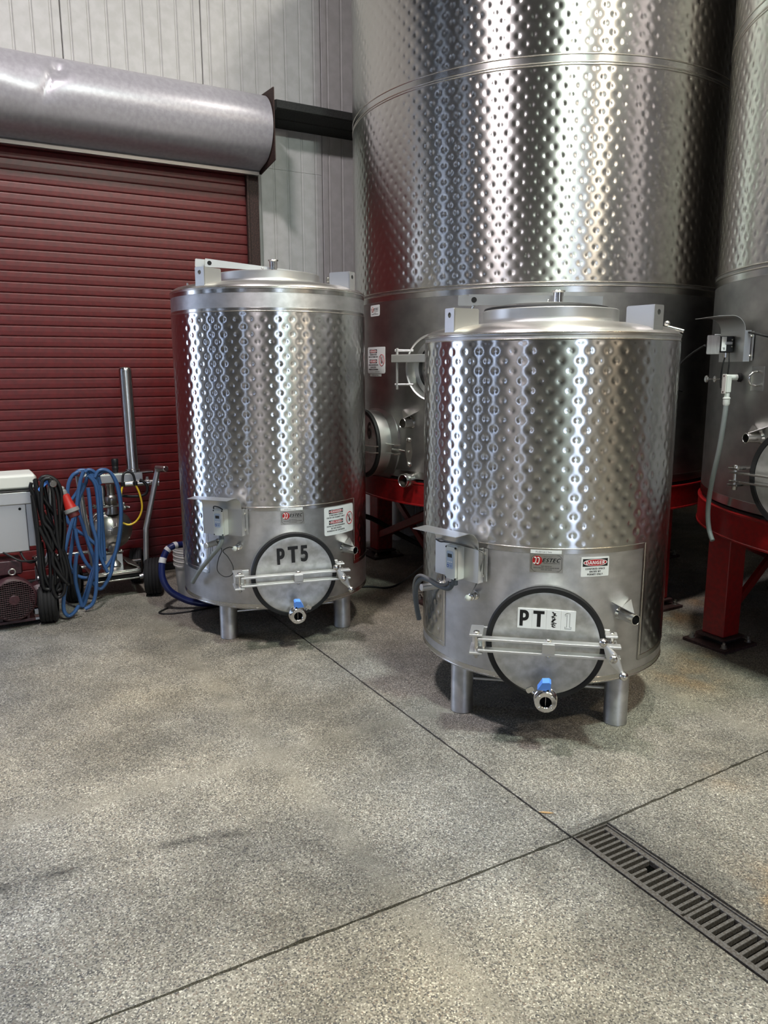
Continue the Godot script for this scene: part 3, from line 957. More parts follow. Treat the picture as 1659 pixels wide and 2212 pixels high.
func door() -> void:
	# roller door curtain: every slat a piece
	var d := struct("door_1", MB.new().box(at(0.53, 0.03, -6.27), Vector3(3.5, 0.06, 0.05), 0.006), M.rubber)
	d.name = "door_1"
	var pitch := 0.0765
	var prof := PackedVector2Array([Vector2(0, 0.0), Vector2(0.008, 0.0), Vector2(0.0125, 0.003), Vector2(0.0135, 0.008), Vector2(0.0145, 0.035), Vector2(0.0135, 0.064), Vector2(0.0125, 0.0695), Vector2(0.009, 0.0725), Vector2(0.004, 0.0732), Vector2(0.004, 0.0755), Vector2(0, 0.0755)])
	var sl := MB.new().plate(Transform3D(Basis(Vector3(0, 0, 1), Vector3(0, 1, 0), Vector3(-1, 0, 0)), Vector3(1.76, 0, 0)), prof, 3.52).mesh()
	for k in 43:
		var o := obj("slat", sl, M.slat, d)
		o.position = Vector3(0.55, 0.06 + k * pitch, -6.29)
	for s in [-1, 1]:
		var x = 0.555 + s * 1.785
		var g := MB.new()
		g.box(at(x, 1.63, -6.29), Vector3(0.1, 3.26, 0.1), 0.004)
		g.box(at(x - s * 0.046, 1.63, -6.235), Vector3(0.02, 3.26, 0.02), 0.003)
		obj("guide_rail", g, M.bracket, d)
	# barrel hood over the door
	var h := thing("door_hood", "grey sheet metal barrel hood above the red roller door, dented near the middle", "hood")
	var m := MB.new()
	var zc := -6.11
	var yc := 3.505
	var r := 0.255
	var sec := []
	sec.append(Vector2(-6.35, 3.765))
	sec.append(Vector2(-6.2, 3.765))
	for i in 25:
		var a := deg_to_rad(100 - i * 7.6)
		sec.append(Vector2(zc + cos(a) * r * 0.94, yc + sin(a) * r))
	sec.append(Vector2(-6.17, 3.232))
	sec.append(Vector2(-6.2, 3.222))
	sec.append(Vector2(-6.2, 3.196))
	var nx := 220
	var xs := []
	for i in nx + 1:
		xs.append(lerpf(-1.35, 2.385, float(i) / nx))
	var P := func(i: int, j: int) -> Vector3:
		var x: float = xs[clampi(i, 0, nx)]
		var q: Vector2 = sec[clampi(j, 0, sec.size() - 1)]
		var a := atan2(q.y - yc, q.x - zc)
		# the dent: a crease running down from a poked point, shallow valleys beside it
		var push := 0.0
		var cx := 0.86 - 0.09 * (0.85 - a)
		var da := a - 0.62
		push += 0.03 * exp(-pow((x - 0.875) / 0.05, 2) - pow(da / 0.2, 2))
		push += 0.02 * exp(-absf(x - cx) / 0.035) * smoothstep(-0.75, 0.1, a) * smoothstep(0.95, 0.5, a)
		push += 0.016 * exp(-pow((x - 0.7) / 0.16, 2) - pow((a - 0.3) / 0.45, 2))
		push += 0.008 * exp(-pow((x - 1.15) / 0.4, 2) - pow((a - 0.72) / 0.08, 2))
		var o := Vector2(cos(a), sin(a))
		q -= o * push
		return Vector3(x, q.y, q.x)
	var sj := sec.size()
	for j in sj:
		for i in nx + 1:
			var du: Vector3 = P.call(i + 1, j) - P.call(i - 1, j)
			var dv: Vector3 = P.call(i, j + 1) - P.call(i, j - 1)
			var nn := dv.cross(du).normalized()
			var q: Vector3 = P.call(i, j)
			if nn.dot(Vector3(0, q.y - yc, q.z - zc)) < 0 and j < sj - 4:
				nn = -nn
			elif j >= sj - 4 and nn.z < 0:
				nn = -nn
			m.vert(q, nn)
	for j in sj - 1:
		for i in nx:
			var b := j * (nx + 1) + i
			m.quad(b, b + 1, b + nx + 2, b + nx + 1)
	obj("barrel_cover", m, M.hood, h)
	var lip := PackedVector2Array([Vector2(-6.215, 3.19), Vector2(-6.175, 3.19), Vector2(-6.175, 3.215), Vector2(-6.18, 3.225), Vector2(-6.205, 3.225), Vector2(-6.215, 3.215)])
	obj("bottom_lip", MB.new().plate(Transform3D(Basis(Vector3(0, 0, 1), Vector3(0, 1, 0), Vector3(-1, 0, 0)), Vector3(2.375, 0, 0)), lip, 3.7), M.alu, h)
	var ep := PackedVector2Array([Vector2(-6.35, 3.245), Vector2(-6.19, 3.2), Vector2(-5.875, 3.245), Vector2(-5.875, 3.765), Vector2(-6.35, 3.79)])
	obj("end_plate", MB.new().plate(Transform3D(Basis(Vector3(0, 0, 1), Vector3(0, 1, 0), Vector3(-1, 0, 0)), Vector3(2.4, 0, 0)), ep, 0.008), M.bracket, h)
	obj("end_plate", MB.new().plate(Transform3D(Basis(Vector3(0, 0, 1), Vector3(0, 1, 0), Vector3(-1, 0, 0)), Vector3(-1.35, 0, 0)), ep, 0.008), M.bracket, h)


func drain() -> void:
	var fr := MB.new()
	for s in [-1, 1]:
		fr.box(at(1.89 + s * 0.0795, -0.022, 1.6), Vector3(0.006, 0.044, 6.8), 0.0015)
		fr.box(at(1.89 + s * 0.071, -0.034, 1.6), Vector3(0.012, 0.006, 6.8), 0.0015)
	fr.box(at(1.89, -0.022, -1.802), Vector3(0.165, 0.044, 0.006), 0.0015)
	struct("trim_2", fr, M.iron)
	var rng := RandomNumberGenerator.new()
	rng.seed = 9
	var z := -1.797
	for k in 5:
		var lab: String = ["slotted drain grate with a broken bar, at the crossing of the floor joints", "slotted iron drain grate second from the end of the channel", "slotted iron drain grate third along the floor channel, nearest in the picture", "slotted iron drain grate further along the channel", "slotted iron drain grate below the camera"][k]
		if k > 2:
			break
		var g := thing("drain_grate", lab, "grate", at(1.89, -0.004, z), "grates over the floor channel")
		var l := 0.452
		var rails := MB.new()
		for s in [-1, 1]:
			rails.box(at(s * 0.0655, -0.011, l / 2), Vector3(0.022, 0.022, l - 0.004), 0.003)
		obj("side_rail", rails, M.iron, g)
		var bar := MB.new().box(at(), Vector3(0.114, 0.02, 0.0125), 0.003).mesh()
		for i in 18:
			var o := obj("bar", bar, M.iron, g)
			o.position = Vector3(0, -0.012, 0.007 + i * (l - 0.014) / 17.0)
			if k == 0 and i == 9:
				o.scale = Vector3(0.62, 1, 1)
				o.position += Vector3(-0.02, -0.002, 0)
		z += l + 0.003
	var lf := MB.new()
	var tip := [Vector2(-0.028, 0.0), Vector2(-0.008, 0.006), Vector2(0.014, 0.0055), Vector2(0.03, 0.0), Vector2(0.012, -0.005), Vector2(-0.012, -0.0045)]
	lf.plate(Transform3D(Basis.from_euler(Vector3(-PI / 2, -0.65, 0)), Vector3(1.822, 0.002, -1.965)), PackedVector2Array(tip), 0.0012)
	tag(obj("dry_leaf", lf, M.leaf, self), "small dry tan leaf lying across the floor joint", "leaf")



# local frame on a drum: x along the surface to the right, y up, z straight out
func on(r: float, phi_deg: float, y: float, out := 0.0) -> Transform3D:
	var a := deg_to_rad(phi_deg)
	return Transform3D(Basis(Vector3.UP, a), Vector3(sin(a) * (r + out), y, cos(a) * (r + out)))


func cylp(r: float, q: Array) -> Vector3:
	var a := deg_to_rad(q[0])
	return Vector3(sin(a) * (r + q[2]), q[1], cos(a) * (r + q[2]))


func weld_path(r: float, pts: Array) -> Array:
	var out := []
	for i in pts.size() - 1:
		var n := maxi(2, int(absf(pts[i + 1][0] - pts[i][0]) / 2.0) + 2)
		for k in n:
			var f := float(k) / n
			out.append(cylp(r, [lerpf(pts[i][0], pts[i + 1][0], f), lerpf(pts[i][1], pts[i + 1][1], f), 0.0]))
	out.append(cylp(r, [pts[-1][0], pts[-1][1], 0.0]))
	return out


func small_tank(s: Dictionary) -> void:
	var r: float = s.r
	var first: bool = not s.top_band
	var o := thing(s.name, s.label, "tank", Transform3D(Basis(Vector3.UP, deg_to_rad(s.turn)), s.c), "small jacketed tanks")
	var pl: float = s.pl
	var pr: float = s.pr
	var PL := deg_to_rad(pl)
	var PR := deg_to_rad(pr)
	# shell with its rounded foot
	var sh := MB.new().lathe(at(), [Vector2(0, s.bot - 0.03), Vector2(0.3, s.bot - 0.022), Vector2(r - 0.03, s.bot - 0.008), Vector2(r - 0.008, s.bot), Vector2(r, s.bot + 0.012), Vector2(r, s.rim)], 160)
	var shell := obj("shell", sh, M.satin, o)
	# polished strips along the edges, then weld beads
	obj("polished_strip", band(r, s.bot + 0.01, s.bot + 0.034, 0.0008), M.polish, shell)
	obj("polished_strip", band(r, s.seam - 0.024, s.seam + 0.004, 0.0012, -PL - 0.03, PR + 0.03), M.polish, shell)
	obj("polished_strip", band(r, s.low - 0.024, s.low + 0.003, 0.0012, PR, TAU - PL), M.polish, shell)
	for e in [-PL, PR]:
		obj("polished_strip", band(r, s.low - 0.02, s.seam, 0.0012, e - 0.02, e + 0.02, 6), M.polish, shell)
	obj("weld_bead", MB.new().tube(weld_path(r + 0.001, [[-pl, s.low], [-pl, s.seam], [pr, s.seam], [pr, s.low], [360 - pl, s.low]]), 0.0022, 6), M.weld, shell)
	obj("weld_bead", MB.new().tube(weld_path(r + 0.0005, [[0, s.bot + 0.011], [120, s.bot + 0.011], [240, s.bot + 0.011], [360, s.bot + 0.011]]), 0.0022, 6), M.weld, shell)
	# dimple jacket: all round above the panel, and down the sides
	var cols := 48
	var t := tile(TAU * r / cols, 0.082, 16, 16, 0.0020, 0.0128)
	var jk := obj("dimple_jacket", jacket(r, s.seam, s.jt, -PI, PI, t, cols, true), M.jacket, o)
	obj("side_jacket", jacket(r, s.low, s.seam, PR + 0.012, TAU - PL - 0.012, t, cols), M.jacket, jk)
	# top: weld beads, plain band, rim and domed head
	obj("weld_bead", MB.new().tube(weld_path(r + 0.002, [[0, s.jt + 0.001], [120, s.jt + 0.001], [240, s.jt + 0.001], [360, s.jt + 0.001]]), 0.0028, 6), M.weld, shell)
	if s.top_band:
		obj("polished_strip", band(r, s.jt + 0.002, s.jt + 0.02, 0.0012), M.polish, shell)
		obj("polished_strip", band(r, s.rim - 0.025, s.rim, 0.0012), M.polish, shell)
	var hd := MB.new().lathe(at(0, s.rim, 0), [Vector2(r - 0.001, -0.004), Vector2(r + 0.003, -0.001), Vector2(r + 0.003, 0.006), Vector2(r - 0.002, 0.014), Vector2(r - 0.012, 0.024), Vector2(r - 0.03, 0.034), Vector2(r - 0.07, 0.045), Vector2(r - 0.16, 0.06), Vector2(0.322, 0.07), Vector2(0.2, 0.075)], 128)
	var head := obj("domed_head", hd, M.dome, o)
	obj("weld_bead", MB.new().tube(weld_path(r + 0.002, [[0, s.rim + 0.008], [120, s.rim + 0.008], [240, s.rim + 0.008], [360, s.rim + 0.008]]), 0.003, 6), M.weld, head)
	var cl := MB.new().lathe(at(0, s.rim, 0), [Vector2(0.33, 0.066), Vector2(0.324, 0.074), Vector2(0.322, 0.09), Vector2(0.322, 0.128), Vector2(0.317, 0.132), Vector2(0.31, 0.128), Vector2(0.31, 0.06)], 96)
	obj("collar", cl, M.brushed, head)
	# lid with gasket, arm and vent
	var ld: Array = s.lid
	var gr: float = ld[1]
	var gh: float = ld[3]
	var lid := obj("lid_gasket", MB.new().lathe(at(ld[0], ld[2], 0), [Vector2(0, 0), Vector2(gr - 0.004, 0), Vector2(gr, 0.004), Vector2(gr - 0.003, gh * 0.35), Vector2(gr - 0.03, gh * 0.55), Vector2(gr * 0.7, gh * 0.8), Vector2(gr * 0.35, gh * 0.95), Vector2(0, gh)], 64), M.rubber, o)
	obj("lid", MB.new().lathe(at(ld[0], ld[2] + gh, 0), [Vector2(0.14, -0.004), Vector2(0.13, 0.001), Vector2(0, 0.002)], 48), M.brushed, lid)
	var am: Array = s.arm
	var A := Vector3(am[0], am[1], -0.03)
	var B := Vector3(am[2], am[3], -0.03)
	var dir := (B - A).normalized()
	var at_ := Transform3D(Basis(dir, Vector3(0, 0, 1).cross(dir), Vector3(0, 0, 1)), A)
	var len_ := A.distance_to(B)
	var taper := 0.052 if first else 0.05
	var end := 0.042 if first else 0.012
	var arm_poly := PackedVector2Array([Vector2(0, -taper / 2), Vector2(len_, -end / 2), Vector2(len_, end / 2), Vector2(0, taper / 2)])
	var arm := obj("lid_arm", MB.new().plate(at_ * at(0, 0, 0), arm_poly, 0.008), M.brushed, o)
	obj("arm_plate", MB.new().plate(at_ * at(-0.008, 0, -0.05), rounded(0.1, 0.05, 0.006).duplicate(), 0.008), M.brushed, arm)
	obj("pivot_hole", MB.new().rod(at_ * Vector3(0.026, 0, 0.0084), at_ * Vector3(0.026, 0, 0.0095), 0.0135, 18), M.hole, arm)
	obj("pivot_pin", MB.new().rod(at_ * Vector3(0.026, 0, -0.055), at_ * Vector3(0.026, 0, 0.0), 0.011, 14), M.cast, arm)
	obj("arm_post", MB.new().rod(at_ * Vector3(0.02, -0.13 if first else -0.1, -0.02), at_ * Vector3(0.02, 0.0, -0.02), 0.007), M.bright, arm)
	obj("bolt_head", MB.new().ball(at_ * at(len_ * 0.6, 0.0, 0.008), 0.007, 12), M.bright, arm)
	var vt: Array = s.vent
	var vent := MB.new().pipe(Vector3(vt[0], vt[1], 0.01), Vector3(vt[0], vt[2], 0.01), 0.0235, 0.0205)
	vent.lathe(at(vt[0], vt[2] - 0.006, 0.01), [Vector2(0.0235, -0.004), Vector2(0.031, 0), Vector2(0.0325, 0.003), Vector2(0.031, 0.006), Vector2(0.0205, 0.006)], 28)
	obj("vent_pipe", vent, M.bright, o)
	# lifting lugs at the shoulders
	for k in [-1, 1]:
		var f := on(r, k * 49.0, s.rim, -0.012)
		var outp := rounded(0.07, 0.108, 0.006)
		var lug := obj("lifting_lug", MB.new().plate(f * at(0, 0.071, -0.004), holed(outp, Vector2(0, 0.024), 0.012), 0.006), M.brushed, o)
		obj("lug_foot", MB.new().box(f * at(0, 0.008, -0.001), Vector3(0.068, 0.06, 0.008), 0.002), M.brushed, lug)
		var side := PackedVector2Array([Vector2(0, 0.02), Vector2(-0.02, 0.022), Vector2(-0.135, 0.05), Vector2(-0.135, 0.119), Vector2(-0.129, 0.125), Vector2(0, 0.125)])
		for e in [-1, 1]:
			obj("lug_cheek", MB.new().plate(Transform3D(f.basis * Basis(Vector3(0, 0, 1), Vector3(0, 1, 0), Vector3(-1, 0, 0)), f * Vector3(e * 0.032 + 0.003, 0, 0)), side, 0.006), M.brushed, lug)
		obj("lug_top", MB.new().box(f * at(0, 0.122, -0.065), Vector3(0.066, 0.006, 0.13), 0.002), M.brushed, lug)
	# small fittings on the head
	obj("latch", MB.new().rod(Vector3(0.40, s.rim + 0.075, 0.16), Vector3(0.40, s.rim + 0.1, 0.16), 0.012).box(at(0.375, s.rim + 0.1, 0.16), Vector3(0.07, 0.03, 0.03), 0.004), M.bright, head)
	if first:
		obj("latch_handle", MB.new().rod(Vector3(0.535, s.rim + 0.05, 0.05), Vector3(0.61, s.rim + 0.028, 0.06), 0.009).ball(at(0.535, s.rim + 0.064, 0.05), 0.014), M.bright, head)
	else:
		obj("stud", MB.new().rod(Vector3(-0.5, s.rim + 0.02, 0.05), Vector3(-0.5, s.rim + 0.07, 0.05), 0.006), M.bright, head)
		obj("stud", MB.new().ball(at(0.585, s.rim + 0.03, 0.06), 0.012), M.bright, head)
	# legs and the rods that tie them
	for x in [-1, 1]:
		for z in [-1, 1]:
			obj("leg", MB.new().lathe(at(x * 0.3635, 0, z * 0.3635), [Vector2(0, 0), Vector2(0.05, 0), Vector2(0.0545, 0.003), Vector2(0.0545, s.bot - 0.004)], 40), M.satin, o)
	for k in 4:
		var c := Basis(Vector3.UP, k * PI / 2)
		obj("tie_rod", MB.new().rod(c * Vector3(-0.32, 0.155, 0.335), c * Vector3(0.32, 0.155, 0.335), 0.009), M.brushed, o)
	manway(o, s, first)
	control(o, s, first)
	# sample nozzle with its two guard plates on the right of the panel
	nozzle(o, r, 35.0, 0.576 if first else 0.55, 0.1, 0.024)
	signs(o, s, first)


func nozzle(o: Node3D, r: float, phi: float, y: float, l: float, rad: float, flip := false) -> void:
	var f := on(r, phi, y)
	var nz := obj("sample_nozzle", MB.new().pipe(f * Vector3(0, 0, -0.02), f * Vector3(0, 0, l), rad, rad * 0.86, 28), M.bright, o)
	obj("collar", MB.new().lathe(f * at(0, 0, 0, Vector3(PI / 2, 0, 0)), [Vector2(rad, 0.012), Vector2(rad * 1.15, 0.006), Vector2(rad * 1.3, -0.004)], 28), M.polish, nz)
	for k in [-1, 1]:
		var p0 := f * Vector3(0.002 * k, rad * 1.02, l * 0.86)
		var p1 := f * Vector3(0.001 * k, rad * 1.0, -0.002)
		var p2 := f * Vector3(k * rad * 2.3, rad * 2.5, 0.004)
		var n := (p1 - p0).cross(p2 - p0).normalized() * 0.0013
		var m := MB.new()
		m.face([p0 + n, p1 + n, p2 + n], n.normalized())
		m.face([p0 - n, p1 - n, p2 - n], -n.normalized())
		for e in [[p0, p1], [p1, p2], [p2, p0]]:
			var w: Vector3 = (e[1] - e[0]).cross(n).normalized()
			m.face([e[0] - n, e[1] - n, e[1] + n, e[0] + n], w)
		obj("guard_plate", m, M.bright, nz)


func manway(o: Node3D, s: Dictionary, first: bool) -> void:
	var r: float = s.r
	var dx: float = s.dx
	var dy: float = s.dy
	var zf := 0.675
	var ax := at(dx, dy, 0, Vector3(PI / 2, 0, 0))
	var door := obj("manway_door", MB.new().lathe(ax, [Vector2(0, zf + 0.0), Vector2(0.12, zf + 0.003), Vector2(0.19, zf + 0.008), Vector2(0.22, zf + 0.012), Vector2(0.229, zf + 0.01), Vector2(0.232, zf)].map(func(q): return q), 96), M.door, o)
	obj("neck", MB.new().lathe(ax, [Vector2(0.243, 0.5), Vector2(0.243, zf - 0.022), Vector2(0.252, zf - 0.018), Vector2(0.2535, zf - 0.012), Vector2(0.2, zf - 0.01)], 96), M.brushed, door)
	obj("door_gasket", MB.new().lathe(ax, [Vector2(0.2545, zf - 0.012), Vector2(0.256, zf - 0.004), Vector2(0.2545, zf + 0.006), Vector2(0.25, zf + 0.012), Vector2(0.234, zf + 0.012), Vector2(0.229, zf + 0.008)], 96), M.rubber, door)
	# clamp bars across the door
	var b: Array = s.bar
	var zb := zf + 0.06
	for y in [b[2], b[3]]:
		var tilt: float = 0.0
		var bar := MB.new().box(at((b[0] + b[1]) / 2, y, zb, Vector3(0, 0, tilt)), Vector3(b[1] - b[0], 0.0115, 0.042), 0.0025)
		obj("clamp_bar", bar, M.bar, o)
	var ym: float = (b[2] + b[3]) / 2
	var gap: float = b[2] - b[3]
	var blk := obj("bar_block", MB.new().box(at(dx + 0.012, ym + 0.002, zb + 0.006), Vector3(0.054, gap - 0.004, 0.04), 0.003), M.brushed, o)
	obj("bolt_head", MB.new().lathe(at(dx + 0.012, b[2] + 0.005, zb), [Vector2(0.016, 0), Vector2(0.016, 0.008), Vector2(0.013, 0.011), Vector2(0, 0.012)], 6), M.bright, blk)
	obj("bolt_nut", MB.new().ball(at(dx + 0.012, b[3] - 0.006, zb), 0.013), M.bright, blk)
	obj("block_shank", MB.new().rod(Vector3(dx + 0.012, ym, zf), Vector3(dx + 0.012, ym, zb), 0.016), M.bright, blk)
	# hinge on the left
	var hx: float = b[0] - 0.006
	var hg := obj("hinge", MB.new().box(at(hx - 0.002, b[2] + 0.017, zb - 0.045), Vector3(0.056, 0.01, 0.13), 0.002).box(at(hx - 0.002, b[3] - 0.014, zb - 0.045), Vector3(0.056, 0.01, 0.13), 0.002).box(at(hx + 0.02, ym, zb - 0.1), Vector3(0.09, gap + 0.04, 0.012), 0.002), M.bar, o)
	obj("hinge_pin", MB.new().rod(Vector3(hx, b[3] - 0.03, zb), Vector3(hx, b[2] + 0.024, zb), 0.0075), M.bright, hg)
	obj("hinge_bolt", MB.new().lathe(at(hx, b[2] + 0.022, zb), [Vector2(0.015, 0), Vector2(0.015, 0.007), Vector2(0.012, 0.01), Vector2(0, 0.011)], 6), M.bright, hg)
	obj("hinge_nut", MB.new().lathe(at(hx, b[3] - 0.019, zb), [Vector2(0, -0.022), Vector2(0.007, -0.021), Vector2(0.007, -0.014), Vector2(0.013, -0.012), Vector2(0.013, 0)], 6), M.cast, hg)
	obj("hinge_stop", MB.new().rod(Vector3(hx + 0.03, b[3], zb), Vector3(hx + 0.03, b[2], zb), 0.006), M.bright, hg)
	# closing handle on the right
	var kx: float = dx + 0.275
	var lug := obj("clamp_lug", MB.new().box(at(kx - 0.004, b[2] + 0.034, zb - 0.045), Vector3(0.052, 0.009, 0.06), 0.003).box(at(kx - 0.004, b[2] - 0.004, zb - 0.055), Vector3(0.052, 0.009, 0.05), 0.003).box(at(kx - 0.02, b[2] + 0.015, zb - 0.085), Vector3(0.03, 0.06, 0.012), 0.003), M.bar, o)
	obj("lug_bolt", MB.new().rod(Vector3(kx, b[2] - 0.008, zb - 0.045), Vector3(kx, b[2] + 0.045, zb - 0.045), 0.009), M.bright, lug)
	obj("swing_bolt", MB.new().rod(Vector3(kx, ym, zb - 0.06), Vector3(kx, ym, zb + 0.045), 0.009), M.bright, lug)
	var c := Vector3(kx, ym - 0.016, zb + 0.036)
	var d := Vector3(0.045, -0.072, 0).normalized()
	var tw := Transform3D(Basis(d, Vector3(0, 0, 1).cross(d), Vector3(0, 0, 1)), c)
	var hm := MB.new()
	for e in [-1, 1]:
		var q := Transform3D(tw.basis * Basis(Vector3(0, 0, 1), -e * PI / 2) * Basis.from_scale(Vector3(1, 1, 0.42)), c)
		hm.lathe(q, [Vector2(0.0, -0.004), Vector2(0.021, -0.002), Vector2(0.0235, 0.012), Vector2(0.02, 0.03), Vector2(0.0115, 0.055), Vector2(0.008, 0.08)], 24)
	var hd := obj("closing_handle", hm, M.bar, o)
	obj("handle_ball", MB.new().ball(at(c.x - d.x * 0.083, c.y - d.y * 0.083, c.z + 0.006), 0.0185, 20), M.bright, hd)
	obj("handle_ball", MB.new().ball(at(c.x + d.x * 0.083, c.y + d.y * 0.083, c.z + 0.006), 0.0185, 20), M.bright, hd)
	obj("handle_nut", MB.new().lathe(at(c.x, c.y, c.z + 0.004, Vector3(PI / 2, 0, 0)), [Vector2(0.017, 0), Vector2(0.017, 0.006), Vector2(0.013, 0.01), Vector2(0.012, 0.02), Vector2(0, 0.022)], 20), M.bright, hd)
	# butterfly valve low on the door
	var vx := 0.026 if first else 0.0
	var vy: float = dy - 0.222
	var va := at(vx, vy, 0, Vector3(PI / 2, 0, 0))
	var valve := obj("outlet_valve", MB.new().lathe(va, [Vector2(0.026, zf), Vector2(0.026, zf + 0.055), Vector2(0.044, zf + 0.058), Vector2(0.05, zf + 0.062), Vector2(0.05, zf + 0.074), Vector2(0.046, zf + 0.078), Vector2(0.044, zf + 0.084), Vector2(0.044, zf + 0.098), Vector2(0.047, zf + 0.102), Vector2(0.047, zf + 0.112), Vector2(0.043, zf + 0.116), Vector2(0.026, zf + 0.117), Vector2(0.0235, zf + 0.114), Vector2(0.0235, zf + 0.07)], 40), M.mirror, o)
	obj("bore", MB.new().lathe(va, [Vector2(0, zf + 0.072), Vector2(0.0236, zf + 0.072)], 32), M.hole, valve)
	obj("valve_disc", MB.new().box(at(vx, vy, zf + 0.088), Vector3(0.003, 0.046, 0.022), 0.001), M.mirror, valve)
	for k in 4:
		var a := PI / 4 + k * PI / 2
		obj("bolt_head", MB.new().ball(at(vx + cos(a) * 0.036, vy + sin(a) * 0.036, zf + 0.115), 0.005, 10), M.bright, valve)
	obj("valve_stem", MB.new().rod(Vector3(vx, vy + 0.04, zf + 0.09), Vector3(vx, vy + 0.075, zf + 0.09), 0.013), M.black, valve)
	var k2 := -1.0 if first else 1.0
	var hp := PackedVector2Array([Vector2(-0.032, 0.002), Vector2(0.004, 0.0), Vector2(0.014, 0.008), Vector2(0.022, -0.004), Vector2(0.024, 0.036), Vector2(0.016, 0.043), Vector2(-0.012, 0.04)])
	if not first:
		for i in hp.size():
			hp[i].x = -hp[i].x
	obj("blue_handle", MB.new().plate(at(vx + 0.004 * k2, vy + 0.056, zf + 0.072, Vector3(0.25, 0, 0)), hp, 0.034), M.blue, valve)
	obj("clamp_wing", MB.new().rod(Vector3(vx + k2 * 0.05, vy + 0.026, zf + 0.09), Vector3(vx + k2 * 0.072, vy + 0.05, zf + 0.09), 0.006).plate(at(vx + k2 * 0.066, vy + 0.043, zf + 0.084, Vector3(0, 0, k2 * -0.5)), rounded(0.034, 0.022, 0.007), 0.012, true), M.bright, valve)


# the bent sheet-metal sunshade with a thermostat under it, conduit and probe
func sunshade(o: Node3D, r: float, phi: float, y0: float) -> Transform3D:
	var f := on(r, phi, y0)
	var z := 0.036
	var prof := [Vector2(z, -0.16), Vector2(z, 0.0)]
	for i in 9:
		var a := i * deg_to_rad(11.0)
		prof.append(Vector2(z + 0.075 * (1 - cos(a)), 0.075 * sin(a)))
	prof.append(Vector2(z + 0.15, 0.072))
	var sh := obj("sunshade", MB.new().bent(f, prof, 0.265, 0.0025), M.brushed, o)
	for k in [-1, 1]:
		obj("shade_flange", MB.new().box(f * at(k * 0.132, -0.08, 0.02), Vector3(0.003, 0.16, 0.034), 0.0008), M.brushed, sh)
		obj("shade_foot", MB.new().box(f * at(k * 0.14, -0.08, 0.006 - 0.008), Vector3(0.022, 0.15, 0.004), 0.001), M.brushed, sh)
		obj("tack_weld", MB.new().ball(f * at(k * 0.134, -0.13, 0.004), 0.006, 8).ball(f * at(k * 0.134, -0.03, 0.004), 0.006, 8), M.weld, sh)
	return f * at(0, 0, z + 0.002)


